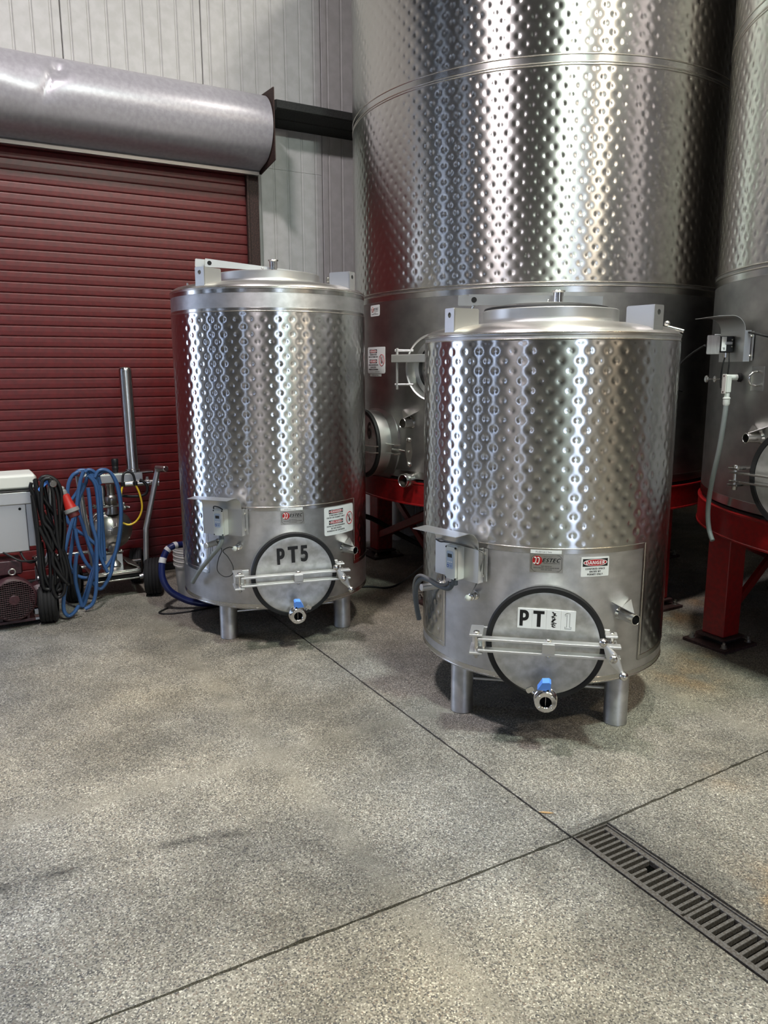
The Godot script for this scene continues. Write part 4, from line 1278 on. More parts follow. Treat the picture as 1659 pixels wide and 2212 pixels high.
func control(o: Node3D, s: Dictionary, first: bool) -> void:
	var r: float = s.r
	var y0: float = 0.868 if first else 0.848
	var f := sunshade(o, r, -37.4, y0)
	var bx := 0.012 if first else 0.004
	var by := -0.078
	var w := 0.074
	var h := 0.158
	var box := obj("thermostat_box", MB.new().plate(f * at(bx, by, 0), rounded(w, h, 0.008), 0.034, true), M.box, o)
	var lid := MB.new()
	var lo := rounded(w, h, 0.008)
	var hi := rounded(w - 0.014, h - 0.01, 0.01)
	lid.plate(f * at(bx, by, 0.034), lo, 0.006, true)
	lid.plate(f * at(bx, by, 0.04), hi, 0.012, true)
	obj("box_lid", lid, M.box, box)
	var fp := f * at(bx - 0.002, by + 0.014, 0.0522)
	obj("face_panel", MB.new().plate(fp, rounded(0.04, 0.082, 0.008), 0.0012), M.face, box)
	obj("display", MB.new().box(fp * at(0, 0.02, 0.0015), Vector3(0.026, 0.017, 0.0016), 0.0005), M.screen, box)
	for k in 3:
		obj("button", MB.new().plate(fp * at(-0.011 + k * 0.011, -0.009, 0.001), rounded(0.0075, 0.006, 0.002), 0.001), M.white, box)
		obj("button_mark", MB.new().box(fp * at(-0.011 + k * 0.011, -0.0155, 0.0013), Vector3(0.007, 0.0012, 0.0004), 0.0001), M.blue_ink, box)
	obj("blue_mark", MB.new().box(fp * at(-0.0115, -0.028, 0.0013), Vector3(0.0105, 0.0125, 0.0006), 0.0002), M.blue_ink, box)
	text("lettering", "A", 0.005, 0.007, M.white, on_flat(fp * at(-0.0115, -0.028, 0.0017)), box)
	for k in 3:
		obj("printed_line", MB.new().box(fp * at(0.006, -0.0235 - k * 0.0042, 0.0013), Vector3(0.018 - 0.003 * k, 0.0013, 0.0004), 0.0001), M.blue_ink, box)
	for e in [[-1, -1], [1, -1], [-1, 1], [1, 1]]:
		obj("box_screw", MB.new().rod(f * Vector3(bx + e[0] * 0.028, by + e[1] * 0.071, 0.047), f * Vector3(bx + e[0] * 0.028, by + e[1] * 0.071, 0.0526), 0.0042, 10), M.hole, box)
	obj("cable_gland", MB.new().rod(f * Vector3(bx + 0.002, by - 0.076, 0.024), f * Vector3(bx + 0.002, by - 0.108, 0.024), 0.0155), M.conduit, box)
	# stub, probe and cables
	var stub := on(r, -52.5 if first else -44.0, 0.63 if first else 0.628)
	var st := obj("stub_pipe", MB.new().rod(stub * Vector3(0, 0, -0.02), stub * Vector3(0, 0, 0.105), 0.0175, 22), M.brushed, o)
	obj("stub_collar", MB.new().lathe(stub * at(0, 0, 0, Vector3(PI / 2, 0, 0)), [Vector2(0.0175, 0.01), Vector2(0.022, 0.004), Vector2(0.026, -0.006)], 24), M.polish, st)
	for k in [-1, 1]:
		obj("hanging_tie", MB.new().rod(stub * Vector3(k * 0.006, -0.015, 0.05), stub * Vector3(k * 0.01 - 0.006, -0.085, 0.05), 0.0022, 8), M.wire, st)
	var pr := on(r, -29.2, 0.638 if first else 0.618)
	var probe := obj("probe", MB.new().lathe(pr * at(0, 0, 0, Vector3(PI / 2, 0, 0)), [Vector2(0.021, -0.01), Vector2(0.021, 0.012), Vector2(0.014, 0.013), Vector2(0.014, 0.03), Vector2(0.017, 0.031), Vector2(0.017, 0.042), Vector2(0.012, 0.046), Vector2(0, 0.047)], 20), M.bright, o)
	obj("probe_plug", MB.new().ball(pr * at(-0.012, -0.006, 0.05), 0.015, 14), M.box, probe)
	var path: Array
	if first:
		path = [[-37.4, 0.69, 0.065], [-37.8, 0.672, 0.067], [-39.5, 0.66, 0.072], [-44, 0.664, 0.08], [-49, 0.676, 0.085], [-54, 0.668, 0.088], [-59, 0.63, 0.085], [-63.5, 0.57, 0.075], [-67, 0.5, 0.06], [-69.5, 0.44, 0.045], [-70.5, 0.40, 0.035]]
	else:
		path = [[-36.6, 0.668, 0.064], [-37.0, 0.645, 0.066], [-39.0, 0.61, 0.066], [-45, 0.54, 0.06], [-52, 0.463, 0.055], [-58, 0.392, 0.05], [-60.5, 0.36, 0.05]]
	var cp := spline(path.map(func(q): return cylp(r, q)), 8)
	obj("conduit", MB.new().tube(cp, 0.0125 if first else 0.0135, 12), M.conduit if first else M.conduit_light, o)
	if first:
		var p2 := spline([[-38.6, 0.69, 0.07], [-41, 0.672, 0.08], [-46, 0.678, 0.09], [-52, 0.69, 0.1], [-57, 0.668, 0.1], [-61.5, 0.61, 0.092], [-65.5, 0.54, 0.075], [-68.5, 0.47, 0.058], [-70.2, 0.41, 0.045]].map(func(q): return cylp(r, q)), 8)
		obj("conduit", MB.new().tube(p2, 0.0075, 10), M.wire, o)
		obj("probe_cable", MB.new().tube(spline([[-47, 0.872, 0.05], [-43, 0.884, 0.075], [-39, 0.885, 0.085], [-34, 0.885, 0.085], [-29, 0.874, 0.06], [-24.6, 0.855, 0.045], [-24.0, 0.835, 0.04], [-25.5, 0.76, 0.035], [-27.6, 0.69, 0.035], [-29.6, 0.64, 0.05]].map(func(q): return cylp(r, q)), 8), 0.003, 8), M.wire, o)
		obj("probe_cable", MB.new().tube(spline([[-49, 0.868, 0.05], [-44, 0.87, 0.07], [-40, 0.879, 0.083], [-35, 0.882, 0.08], [-28, 0.869, 0.055], [-24.3, 0.862, 0.042]].map(func(q): return cylp(r, q)), 8), 0.0035, 8), M.cable, o)
	else:
		obj("probe_cable", MB.new().tube(spline([[-40, 0.65, 0.06], [-37.5, 0.60, 0.055], [-40, 0.54, 0.05], [-41, 0.47, 0.05], [-37, 0.436, 0.05], [-32.5, 0.45, 0.05], [-31.5, 0.5, 0.05], [-34, 0.56, 0.055], [-36.5, 0.595, 0.06], [-33, 0.62, 0.06], [-30, 0.618, 0.06]].map(func(q): return cylp(r, q)), 8), 0.0026, 8), M.cable, o)
		obj("box_cable", MB.new().tube(spline([[-40.3, 0.846, 0.07], [-39.5, 0.864, 0.08], [-36.5, 0.862, 0.085], [-34.5, 0.848, 0.082]].map(func(q): return cylp(r, q)), 6), 0.0035, 8), M.cable, o)


func danger_sign(o: Node3D, called: String, lay: Callable, spanish: bool, w: float, h: float) -> void:
	var sg := obj(called, sheet(lay, w, h, 0.012 if spanish else 0.003, -0.002, 0.0016), M.white, o)
	if not spanish:
		obj("black_field", sheet(lay, w * 0.9, h * 0.4, 0.0, 0.0016, 0.0018, Vector2(0, h * 0.225)), M.ink, sg)
		obj("white_oval", sheet(lay, w * 0.86, h * 0.37, 0.0, 0.0018, 0.0020, Vector2(0, h * 0.225), true), M.white, sg)
		obj("red_oval", sheet(lay, w * 0.8, h * 0.325, 0.0, 0.0020, 0.0022, Vector2(0, h * 0.225), true), M.sign_red, sg)
		text("lettering", "DANGER", w * 0.68, h * 0.18, M.white, lay, sg, Vector2(0, h * 0.225), true, 0.0, 0.0026)
		text("lettering", "CONFINED SPACE", w * 0.7, h * 0.095, M.ink, lay, sg, Vector2(0, -h * 0.095), true, 0.0, 0.0022)
		text("lettering", "ENTRY BY", w * 0.4, h * 0.095, M.ink, lay, sg, Vector2(0, -h * 0.24), true, 0.0, 0.0022)
		text("lettering", "PERMIT ONLY", w * 0.56, h * 0.095, M.ink, lay, sg, Vector2(0, -h * 0.385), true, 0.0, 0.0022)
		return
	var cx := -w * 0.14
	for k in 2:
		var cy := h * (0.34 - 0.38 * k)
		obj("black_field", sheet(lay, w * 0.46, h * 0.145, 0.0, 0.0016, 0.0018, Vector2(cx, cy)), M.ink, sg)
		obj("white_oval", sheet(lay, w * 0.44, h * 0.13, 0.0, 0.0018, 0.0020, Vector2(cx, cy), true), M.white, sg)
		obj("red_oval", sheet(lay, w * 0.41, h * 0.112, 0.0, 0.0020, 0.0022, Vector2(cx, cy), true), M.sign_red, sg)
		text("lettering", ["DANGER", "PELIGRO"][k], w * 0.33, h * 0.068, M.white, lay, sg, Vector2(cx, cy), true, 0.0, 0.0026)
	var lines := [["CONFINED SPACE", 0.44, 0.215], ["ENTRY BY PERMIT ONLY", 0.58, 0.13], ["ESPACIO RESTRINGIDO", 0.58, -0.175], ["SE NECESITA", 0.34, -0.26], ["PERMISO DE ENTRADA", 0.57, -0.345]]
	for l in lines:
		text("lettering", l[0], w * l[1], h * 0.05, M.ink, lay, sg, Vector2(cx, h * l[2]), true, 0.0, 0.0022)
	text("lettering", "CALL FOR PERMIT", w * 0.25, h * 0.014, M.inkgrey, lay, sg, Vector2(w * 0.1, -h * 0.43), false, 0.0, 0.002)
	# no entry: a figure in a doorway, ringed and barred
	var px := w * 0.34
	var rr := w * 0.13
	var rg := []
	for i in 40:
		rg.append(lay.call(px + cos(TAU * i / 40) * rr, sin(TAU * i / 40) * rr * 1.15, 0.0018))
	obj("figure", sheet(lay, rr * 0.34, rr * 0.9, 0.0, 0.0016, 0.0018, Vector2(px, -rr * 0.25)), M.ink, sg)
	obj("figure_head", sheet(lay, rr * 0.28, rr * 0.28, 0.0, 0.0016, 0.0018, Vector2(px, rr * 0.42), true), M.ink, sg)
	obj("figure_frame", MB.new().tube([lay.call(px - rr * 0.55, -rr * 0.72, 0.0017), lay.call(px - rr * 0.55, rr * 0.7, 0.0017), lay.call(px + rr * 0.55, rr * 0.7, 0.0017), lay.call(px + rr * 0.55, -rr * 0.72, 0.0017)], 0.0013, 6), M.ink, sg)
	obj("red_ring", MB.new().tube(rg, 0.0021, 6, true), M.sign_red, sg)
	obj("red_bar", MB.new().tube([lay.call(px - rr * 0.7, rr * 0.8, 0.0018), lay.call(px + rr * 0.7, -rr * 0.8, 0.0018)], 0.0019, 6), M.sign_red, sg)


func logo(o: Node3D, lay: Callable, w: float, c: Vector2, z: float) -> void:
	# round red emblem with two white strokes, the rest of the word in slanting black letters
	var rr := w * 0.165
	obj("emblem", sheet(lay, rr * 2.0, rr * 2.0, 0.0, z, z + 0.0002, Vector2(c.x - w * 0.31, c.y), true), M.logo_red, o)
	for k in 2:
		var x := c.x - w * (0.375 - 0.105 * k)
		var st := [Vector2(x - rr * 0.22, c.y + rr * 0.62), Vector2(x + rr * 0.12, c.y + rr * 0.55), Vector2(x + rr * 0.12, c.y - rr * 0.1), Vector2(x - rr * 0.05, c.y - rr * 0.62), Vector2(x - rr * 0.38, c.y - rr * 0.55)]
		var p := []
		for q in st:
			p.append(Vector3(q.x, q.y, 0))
		p = spline(p, 5).map(func(q): return lay.call(q.x, q.y, z + 0.0002))
		obj("emblem_stroke", MB.new().tube(p, rr * 0.13, 6), M.silver, o)
	text("lettering", "ESTEC", w * 0.58, w * 0.135, M.ink, lay, o, Vector2(c.x + w * 0.165, c.y + rr * 0.12), true, 0.35, z + 0.0008)


func signs(o: Node3D, s: Dictionary, first: bool) -> void:
	var r: float = s.r
	var ty: float = s.seam - 0.0665
	var lay := on_drum(r + 0.0012, deg_to_rad(1.2), ty)
	var w := 0.142
	var h := 0.082
	var np := obj("nameplate", sheet(lay, w, h, 0.0, -0.003, 0.002), M.plate, o)
	var fr := []
	var c0 := 0.012
	for q in [[-w / 2 + 0.006 + c0, h / 2 - 0.005], [w / 2 - 0.006 - c0, h / 2 - 0.005], [w / 2 - 0.006, h / 2 - 0.005 - c0], [w / 2 - 0.006, -h / 2 + 0.005 + c0], [w / 2 - 0.006 - c0, -h / 2 + 0.005], [-w / 2 + 0.006 + c0, -h / 2 + 0.005], [-w / 2 + 0.006, -h / 2 + 0.005 + c0], [-w / 2 + 0.006, h / 2 - 0.005 - c0]]:
		fr.append(lay.call(q[0], q[1], 0.0021))
	obj("plate_border", MB.new().tube(fr, 0.0009, 5, true), M.ink, np)
	logo(np, lay, w * 0.9, Vector2(0, 0.012), 0.002)
	text("lettering", "MANUFACTURED BY", w * 0.26, 0.0032, M.inkgrey, lay, np, Vector2(0.005, 0.03), false, 0.0, 0.0024)
	text("lettering", "TANK & EQUIPMENT CO.", w * 0.5, 0.0042, M.ink, lay, np, Vector2(0.022, 0.0005), true, 0.0, 0.0024)
	text("lettering", "1402 GROVE ST.", w * 0.34, 0.0042, M.ink, lay, np, Vector2(0, -0.0125), true, 0.0, 0.0024)
	text("lettering", "HEALDSBURG, CALIFORNIA 95448", w * 0.76, 0.0046, M.ink, lay, np, Vector2(0, -0.0205), true, 0.0, 0.0024)
	text("lettering", "(707) 431-9342", w * 0.33, 0.0042, M.ink, lay, np, Vector2(0, -0.0285), true, 0.0, 0.0024)
	var ll := on_drum(r + 0.0012, deg_to_rad(0.9), s.seam - 0.0155)
	var lb := obj("paper_label", sheet(ll, 0.132, 0.0155, 0.0, -0.002, 0.0012), M.white, o)
	text("lettering", "PS 400 Gal 2 Tons" if first else "PS 500 Gal 2.5 Tons", 0.068, 0.0085, M.inkgrey, ll, lb, Vector2(-0.01, 0), false, 0.0, 0.0014)
	if first:
		danger_sign(o, "danger_sign", on_drum(r + 0.0005, deg_to_rad(21.6), 0.8025), false, 0.129, 0.086)
	else:
		danger_sign(o, "danger_sign", on_drum(r + 0.0005, deg_to_rad(32.6), 0.736), true, 0.254, 0.173)
	# the letters on the round door
	var zd := 0.6845
	if first:
		var dl := on_flat(at(0.019, 0.5925, zd + 0.0012, Vector3(0, 0, -0.012)))
		for k in 4:
			var t := obj("letter_tile", sheet(dl, 0.0605, 0.088, 0.0, -0.006, 0.001, Vector2(-0.0915 + 0.061 * k, 0)), M.white, o)
			var cx := -0.0915 + 0.061 * k
			if k < 2:
				text("lettering", "PT"[k], 0.039 if k == 0 else 0.047, 0.072, M.ink, dl, t, Vector2(cx - 0.002, 0.001), true, 0.0, 0.0016)
			elif k == 2:
				# peeled remains of a letter
				var rng := RandomNumberGenerator.new()
				rng.seed = 31
				for i in 30:
					var y := 0.034 - i * 0.0023
					obj("letter_scrap", sheet(dl, rng.randf_range(0.004, 0.015), rng.randf_range(0.0018, 0.0045), 0.0, 0.001, 0.0013, Vector2(cx + rng.randf_range(-0.006, 0.006), y)), M.ink, t)
			else:
				# only the outline of a figure one is left
				var op := [Vector2(-0.006, 0.026), Vector2(-0.014, 0.022), Vector2(-0.014, 0.03), Vector2(-0.004, 0.034), Vector2(0.006, 0.034), Vector2(0.006, -0.028), Vector2(0.014, -0.028), Vector2(0.014, -0.035), Vector2(-0.014, -0.035), Vector2(-0.014, -0.028), Vector2(-0.006, -0.028)]
				obj("letter_outline", MB.new().tube(op.map(func(q): return dl.call(cx + q.x, q.y, 0.0012)), 0.0007, 5, true), M.inkgrey, t)
	else:
		var dl2 := on_flat(at(-0.004, 0.577, zd + 0.0006, Vector3(0, 0, 0.02)))
		text("lettering", "P", 0.045, 0.098, M.ink, dl2, o, Vector2(-0.072, -0.002), true, 0.0, 0.0012)
		text("lettering", "T", 0.06, 0.098, M.ink, dl2, o, Vector2(0.0, 0.003), true, 0.0, 0.0012)
		text("lettering", "5", 0.043, 0.098, M.ink, dl2, o, Vector2(0.067, 0.004), true, 0.0, 0.0012)



func big_door(o: Node3D, r: float, phi: float, y: float, rad: float, out: float, digits: String) -> void:
	var f := on(r, phi, y)
	var ax := f * at(0, 0, 0, Vector3(PI / 2, 0, 0))
	var d := obj("manway_door", MB.new().lathe(ax, [Vector2(0, out + 0.008), Vector2(rad * 0.6, out + 0.012), Vector2(rad * 0.9, out + 0.016), Vector2(rad * 0.92, out + 0.004)], 72), M.door, o)
	obj("neck", MB.new().lathe(ax, [Vector2(rad + 0.002, -0.06), Vector2(rad * 0.985, 0.01), Vector2(rad * 0.985, out - 0.016), Vector2(rad + 0.008, out - 0.012), Vector2(rad + 0.008, out - 0.003), Vector2(rad * 0.8, out)], 72), M.brushed, d)
	obj("neck_reinforcement", MB.new().lathe(ax, [Vector2(rad + 0.06, -0.05), Vector2(rad + 0.058, 0.004 - 0.02), Vector2(rad * 0.98, 0.006)], 72), M.big, d)
	obj("door_gasket", MB.new().lathe(ax, [Vector2(rad + 0.008, out - 0.004), Vector2(rad + 0.01, out + 0.006), Vector2(rad + 0.004, out + 0.018), Vector2(rad * 0.92, out + 0.018), Vector2(rad * 0.91, out + 0.01)], 72), M.rubber, d)
	for k in [-1, 1]:
		obj("clamp_bar", MB.new().box(f * at(-0.01, k * 0.022 - 0.02, out + 0.06), Vector3(rad * 2 + 0.13, 0.0095, 0.04), 0.0025), M.bright, d)
	obj("bar_block", MB.new().box(f * at(0, -0.02, out + 0.06), Vector3(0.055, 0.06, 0.045), 0.003), M.brushed, d)
	obj("block_shank", MB.new().rod(f * Vector3(0, -0.02, out), f * Vector3(0, -0.02, out + 0.05), 0.016), M.bright, d)
	var hg := obj("hinge", MB.new().box(f * at(-rad - 0.055, 0.022, out + 0.01), Vector3(0.06, 0.01, 0.14), 0.002).box(f * at(-rad - 0.055, -0.062, out + 0.01), Vector3(0.06, 0.01, 0.14), 0.002).box(f * at(-rad - 0.02, -0.02, out - 0.05), Vector3(0.07, 0.09, 0.014), 0.002), M.bright, o)
	obj("hinge_pin", MB.new().rod(f * Vector3(-rad - 0.055, -0.075, out + 0.06), f * Vector3(-rad - 0.055, 0.04, out + 0.06), 0.009), M.bright, hg)
	obj("hinge_nut", MB.new().lathe(f * at(-rad - 0.055, 0.027, out + 0.06), [Vector2(0.017, 0), Vector2(0.017, 0.01), Vector2(0, 0.012)], 6), M.bright, hg)
	obj("hinge_nut", MB.new().lathe(f * at(-rad - 0.055, -0.088, out + 0.06), [Vector2(0, 0), Vector2(0.014, 0.002), Vector2(0.016, 0.02)], 6), M.cast, hg)
	if digits:
		text("lettering", digits, 0.052, 0.12, M.ink, on_flat(f * at(0.11, 0.1, out + 0.0185)), d)
	# swing bolt with its two-ball handle, swung aside
	var sb := obj("swing_bolt", MB.new().rod(f * Vector3(rad + 0.06, -0.02, out - 0.07), f * Vector3(rad + 0.29, -0.02, out - 0.07), 0.009).box(f * at(rad + 0.06, 0.012, out - 0.07), Vector3(0.13, 0.012, 0.05), 0.002).box(f * at(rad + 0.06, -0.05, out - 0.07), Vector3(0.13, 0.012, 0.05), 0.002), M.bright, o)
	var hx := rad + 0.275
	obj("handle_arm", MB.new().plate(f * at(hx - 0.006, -0.02, out - 0.07, Vector3(0, PI / 2, 0)), PackedVector2Array([Vector2(-0.012, -0.075), Vector2(0.012, -0.075), Vector2(0.026, -0.01), Vector2(0.026, 0.01), Vector2(0.012, 0.075), Vector2(-0.012, 0.075), Vector2(-0.026, 0.01), Vector2(-0.026, -0.01)]), 0.012, true), M.cast, sb)
	for k in [-1, 1]:
		obj("handle_ball", MB.new().ball(f * at(hx + 0.008, -0.02 + k * 0.083, out - 0.07), 0.018, 18), M.bright, sb)


func large_tank(s: Dictionary) -> Node3D:
	var r := 1.42
	var o := thing("large_tank", s.label, "tank", Transform3D(Basis(Vector3.UP, deg_to_rad(s.turn)), s.c), "large tanks on red stands")
	var seam := 2.15
	var top := 3.42
	var sh := MB.new().lathe(at(), [Vector2(0.3, 0.9), Vector2(r - 0.04, 0.89), Vector2(r - 0.006, 0.9), Vector2(r, 0.915), Vector2(r, 5.0), Vector2(r - 0.05, 5.06), Vector2(0.3, 5.5), Vector2(0, 5.5)], 200)
	var shell := obj("shell", sh, M.big, o)
	obj("polished_strip", band(r, 0.9, 0.95, 0.001, 0, TAU, 160), M.polish, shell)
	obj("polished_strip", band(r, seam - 0.04, seam, 0.001, 0, TAU, 160), M.polish, shell)
	var t := tile(TAU * r / 98, 0.095, 12, 12, 0.0021, 0.0132)
	var a0: float = deg_to_rad(s.arc[0])
	var a1: float = deg_to_rad(s.arc[1])
	var j := obj("dimple_jacket", jacket(r, seam + 0.022, top - 0.03, a0, a1, t, 98), M.bigjacket, o)
	obj("upper_jacket", jacket(r, top + 0.03, 4.85, a0, a1, t, 98), M.bigjacket, j)
	for y in [seam, seam + 0.022, top - 0.028, top - 0.014, top + 0.028]:
		obj("weld_bead", MB.new().tube(weld_path(r + 0.0015, [[0, y], [120, y], [240, y], [360, y]]), 0.0042, 6), M.weld, shell)
	obj("polished_strip", band(r, top - 0.028, top + 0.028, 0.0015, 0, TAU, 160), M.polish, shell)
	return o


func large_tanks() -> void:
	var r := 1.42
	var o := large_tank({"label": "tall dimpled steel tank against the back wall behind the two small tanks", "c": Vector3(4.135, 0, -4.838), "turn": -40.5, "arc": [-112.0, 92.0]})
	# stickers low on the left
	var lay := on_drum(r, deg_to_rad(-51.05), 2.057)
	var st := obj("sticker", sheet(lay, 0.134, 0.077, 0.01, -0.002, 0.0015), M.white, o)
	logo(st, lay, 0.112, Vector2(0, 0.008), 0.0015)
	text("lettering", "TANK & EQUIPMENT CO.", 0.06, 0.004, M.inkgrey, lay, st, Vector2(0.02, -0.005), true, 0.0, 0.002)
	text("lettering", "(707) 431-9342", 0.04, 0.005, M.inkgrey, lay, st, Vector2(0, -0.017), true, 0.0, 0.002)
	text("lettering", "HEALDSBURG, CALIFORNIA 95448", 0.1, 0.005, M.inkgrey, lay, st, Vector2(0, -0.025), true, 0.0, 0.002)
	danger_sign(o, "danger_sign", on_drum(r, deg_to_rad(-50.75), 1.711), true, 0.262, 0.186)
	var l2 := on_drum(r, deg_to_rad(-51.0), 1.606)
	var pl := obj("paper_label", sheet(l2, 0.172, 0.017, 0.0, -0.002, 0.0012), M.white, o)
	text("lettering", "5700 Gal 28 Tons", 0.1, 0.009, M.inkgrey, l2, pl, Vector2.ZERO, false, 0.0, 0.0014)
	# upper manway: a recessed door behind a ring, held by a square bar
	var f := on(r, -24.0, 1.655)
	var ax := f * at(0, 0, 0, Vector3(PI / 2, 0, 0))
	var rim := obj("upper_manway", MB.new().lathe(ax, [Vector2(0.224, -0.05), Vector2(0.215, 0.01), Vector2(0.215, 0.098), Vector2(0.219, 0.102), Vector2(0.213, 0.105), Vector2(0.205, 0.1), Vector2(0.2, 0.02), Vector2(0.17, 0.014), Vector2(0.155, -0.01)], 72), M.brushed, o)
	obj("inner_door", MB.new().lathe(ax, [Vector2(0, 0.012), Vector2(0.1, 0.008), Vector2(0.158, -0.004)], 64), M.big, rim)
	obj("door_gasket", MB.new().lathe(ax, [Vector2(0.154, 0.0), Vector2(0.16, 0.012), Vector2(0.168, 0.016), Vector2(0.172, 0.012)], 64), M.rubber, rim)
	obj("door_knob", MB.new().ball(f * at(-0.1, -0.006, 0.03), 0.02, 16), M.bright, rim)
	var bar := obj("square_bar", MB.new().box(f * at(0.025, 0.062, 0.135), Vector3(0.64, 0.052, 0.05), 0.004), M.brushed, o)
	obj("bar_hinge", MB.new().rod(f * Vector3(-0.285, 0.115, 0.125), f * Vector3(-0.16, 0.112, 0.09), 0.009).rod(f * Vector3(-0.285, -0.108, 0.125), f * Vector3(-0.16, -0.108, 0.09), 0.009), M.brushed, bar)
	obj("hinge_pin", MB.new().rod(f * Vector3(-0.27, -0.14, 0.122), f * Vector3(-0.27, 0.13, 0.122), 0.01), M.brushed, bar)
	big_door(o, r, -50.5, 1.12, 0.238, 0.1, "6")
	nozzle(o, r, -34.3, 1.285, 0.085, 0.034)
	var ov := on(r, -34.2, 0.892)
	var ot := obj("outlet_pipe", MB.new().pipe(ov * Vector3(0, 0, -0.05), ov * Vector3(0, 0, 0.085), 0.045, 0.039, 32), M.bright, o)
	obj("outlet_thread", MB.new().lathe(ov * at(0, 0, 0.04, Vector3(PI / 2, 0, 0)), [Vector2(0.045, 0.0), Vector2(0.047, 0.004), Vector2(0.045, 0.008), Vector2(0.047, 0.012), Vector2(0.045, 0.016), Vector2(0.047, 0.02), Vector2(0.045, 0.024)], 32), M.bright, ot)
	# the other large tank, cut by the right edge of the picture
	var q := large_tank({"label": "tall dimpled steel tank standing nearest, cut off by the right edge of the picture", "c": Vector3(4.985, 0, -2.027), "turn": -67.9, "arc": [-100.0, 40.0]})
	big_door(q, r, -25.5, 1.13, 0.25, 0.1, "")
	nozzle(q, r, -39.0, 1.296, 0.088, 0.026)
	var g := sunshade(q, r, -49.5, 1.842)
	var tb := obj("transmitter", MB.new().box(g * at(0, -0.068, 0.035), Vector3(0.06, 0.085, 0.07), 0.004), M.black, q)
	obj("terminal_block", MB.new().box(g * at(0.031, -0.062, 0.03), Vector3(0.006, 0.016, 0.04), 0.002).ball(g * at(0.033, -0.045, 0.015), 0.005, 8).ball(g * at(0.033, -0.08, 0.015), 0.005, 8), M.bright, tb)
	obj("white_label", MB.new().box(g * at(0.0308, -0.066, 0.056), Vector3(0.0012, 0.074, 0.026), 0.0004), M.white, tb)
	text("lettering", "13", 0.012, 0.012, M.ink, on_flat(g * at(0.0316, -0.09, 0.056, Vector3(0, PI / 2, 0))), tb)
	obj("clear_cover", MB.new().box(g * at(0.02, -0.07, 0.108), Vector3(0.012, 0.1, 0.07), 0.004), M.clear, tb)
	obj("cover_edge", MB.new().box(g * at(0.02, -0.018, 0.088), Vector3(0.014, 0.006, 0.03), 0.002), M.white, tb)
	obj("cable_gland", MB.new().rod(g * Vector3(0, -0.11, 0.03), g * Vector3(0, -0.138, 0.03), 0.011), M.bright, tb)
	obj("probe_cable", MB.new().tube(spline([g * Vector3(0, -0.135, 0.03), g * Vector3(0.0, -0.18, 0.04), g * Vector3(-0.02, -0.25, 0.035), g * Vector3(-0.02, -0.3, 0.03)], 6), 0.004, 8), M.cable, tb)
	obj("probe_cable", MB.new().tube(spline([g * Vector3(0.02, -0.11, 0.02), g * Vector3(0.03, -0.17, 0.02), g * Vector3(0.015, -0.24, 0.015), g * Vector3(0.01, -0.29, 0.01)], 6), 0.0035, 8), M.cable, tb)
	# conduit body and conduit down the side
	var e := on(r, -47.5, 1.6)
	var cb := obj("conduit_body", MB.new().rod(e * Vector3(0, 0, 0.012), e * Vector3(0, 0, 0.07), 0.0155, 20).box(e * at(0, -0.034, 0.068), Vector3(0.034, 0.1, 0.036), 0.009), M.box, q)
	obj("body_cover", MB.new().box(e * at(0, -0.034, 0.088), Vector3(0.038, 0.104, 0.006), 0.002), M.silver, cb)
	obj("cover_screw", MB.new().ball(e * at(0, 0.008, 0.091), 0.005, 8).ball(e * at(0, -0.076, 0.091), 0.005, 8), M.rust_plate, cb)
	obj("lock_nut", MB.new().lathe(e * at(0, 0, 0, Vector3(PI / 2, 0, 0)), [Vector2(0.02, -0.01), Vector2(0.024, 0.004), Vector2(0.024, 0.01), Vector2(0.016, 0.014), Vector2(0.016, 0.02)], 20), M.black, cb)
	obj("cable_gland", MB.new().lathe(e * at(0, -0.15, 0.068), [Vector2(0.013, 0), Vector2(0.018, 0.01), Vector2(0.018, 0.035), Vector2(0.02, 0.037), Vector2(0.02, 0.043), Vector2(0.014, 0.047), Vector2(0.014, 0.068)], 20), M.box, cb)
	obj("conduit", MB.new().tube(spline([[-47.5, 1.46, 0.068], [-47.5, 1.38, 0.072], [-48.3, 1.22, 0.075], [-50.2, 1.05, 0.075], [-51.8, 0.92, 0.068], [-52.4, 0.82, 0.06], [-52.0, 0.74, 0.05], [-50.5, 0.69, 0.045]].map(func(w): return cylp(r, w)), 8), 0.0135, 12), M.conduit_light, q)
	# thermowell with two discs, and a chrome ring on its pad
	var th := on(r, -53.0, 1.59)
	var tw := obj("thermowell", MB.new().rod(th * Vector3(0, 0, 0), th * Vector3(0, 0, 0.12), 0.005), M.bright, q)
	obj("disc", MB.new().rod(th * Vector3(0, 0, 0.115), th * Vector3(0, 0, 0.125), 0.019, 22).rod(th * Vector3(0, 0, 0.07), th * Vector3(0, 0, 0.077), 0.017, 22), M.bright, tw)
	var pd := on(r, -41.3, 1.595)
	obj("polished_pad", MB.new().box(pd * at(0, 0, 0.0), Vector3(0.1, 0.125, 0.006), 0.001), M.polish, q)
	var arc := []
	for i in 15:
		var a := PI / 2 + PI * i / 14
		arc.append(pd * Vector3(-0.002, sin(a) * 0.036, 0.006 - cos(a) * 0.045))
	obj("chrome_ring", MB.new().tube(arc, 0.0055, 10), M.mirror, q)


func stands() -> void:
	stand("red steel stand with square legs under the tall tank at the back wall", Vector3(4.135, 0, -4.838), [-139.0, -67.0, 3.0, 77.0, 149.0])
	stand("red steel stand with a bolted square leg under the tank at the right edge", Vector3(4.985, 0, -2.027), [-128.0, -56.0, 16.0, 88.0, 160.0], 0)


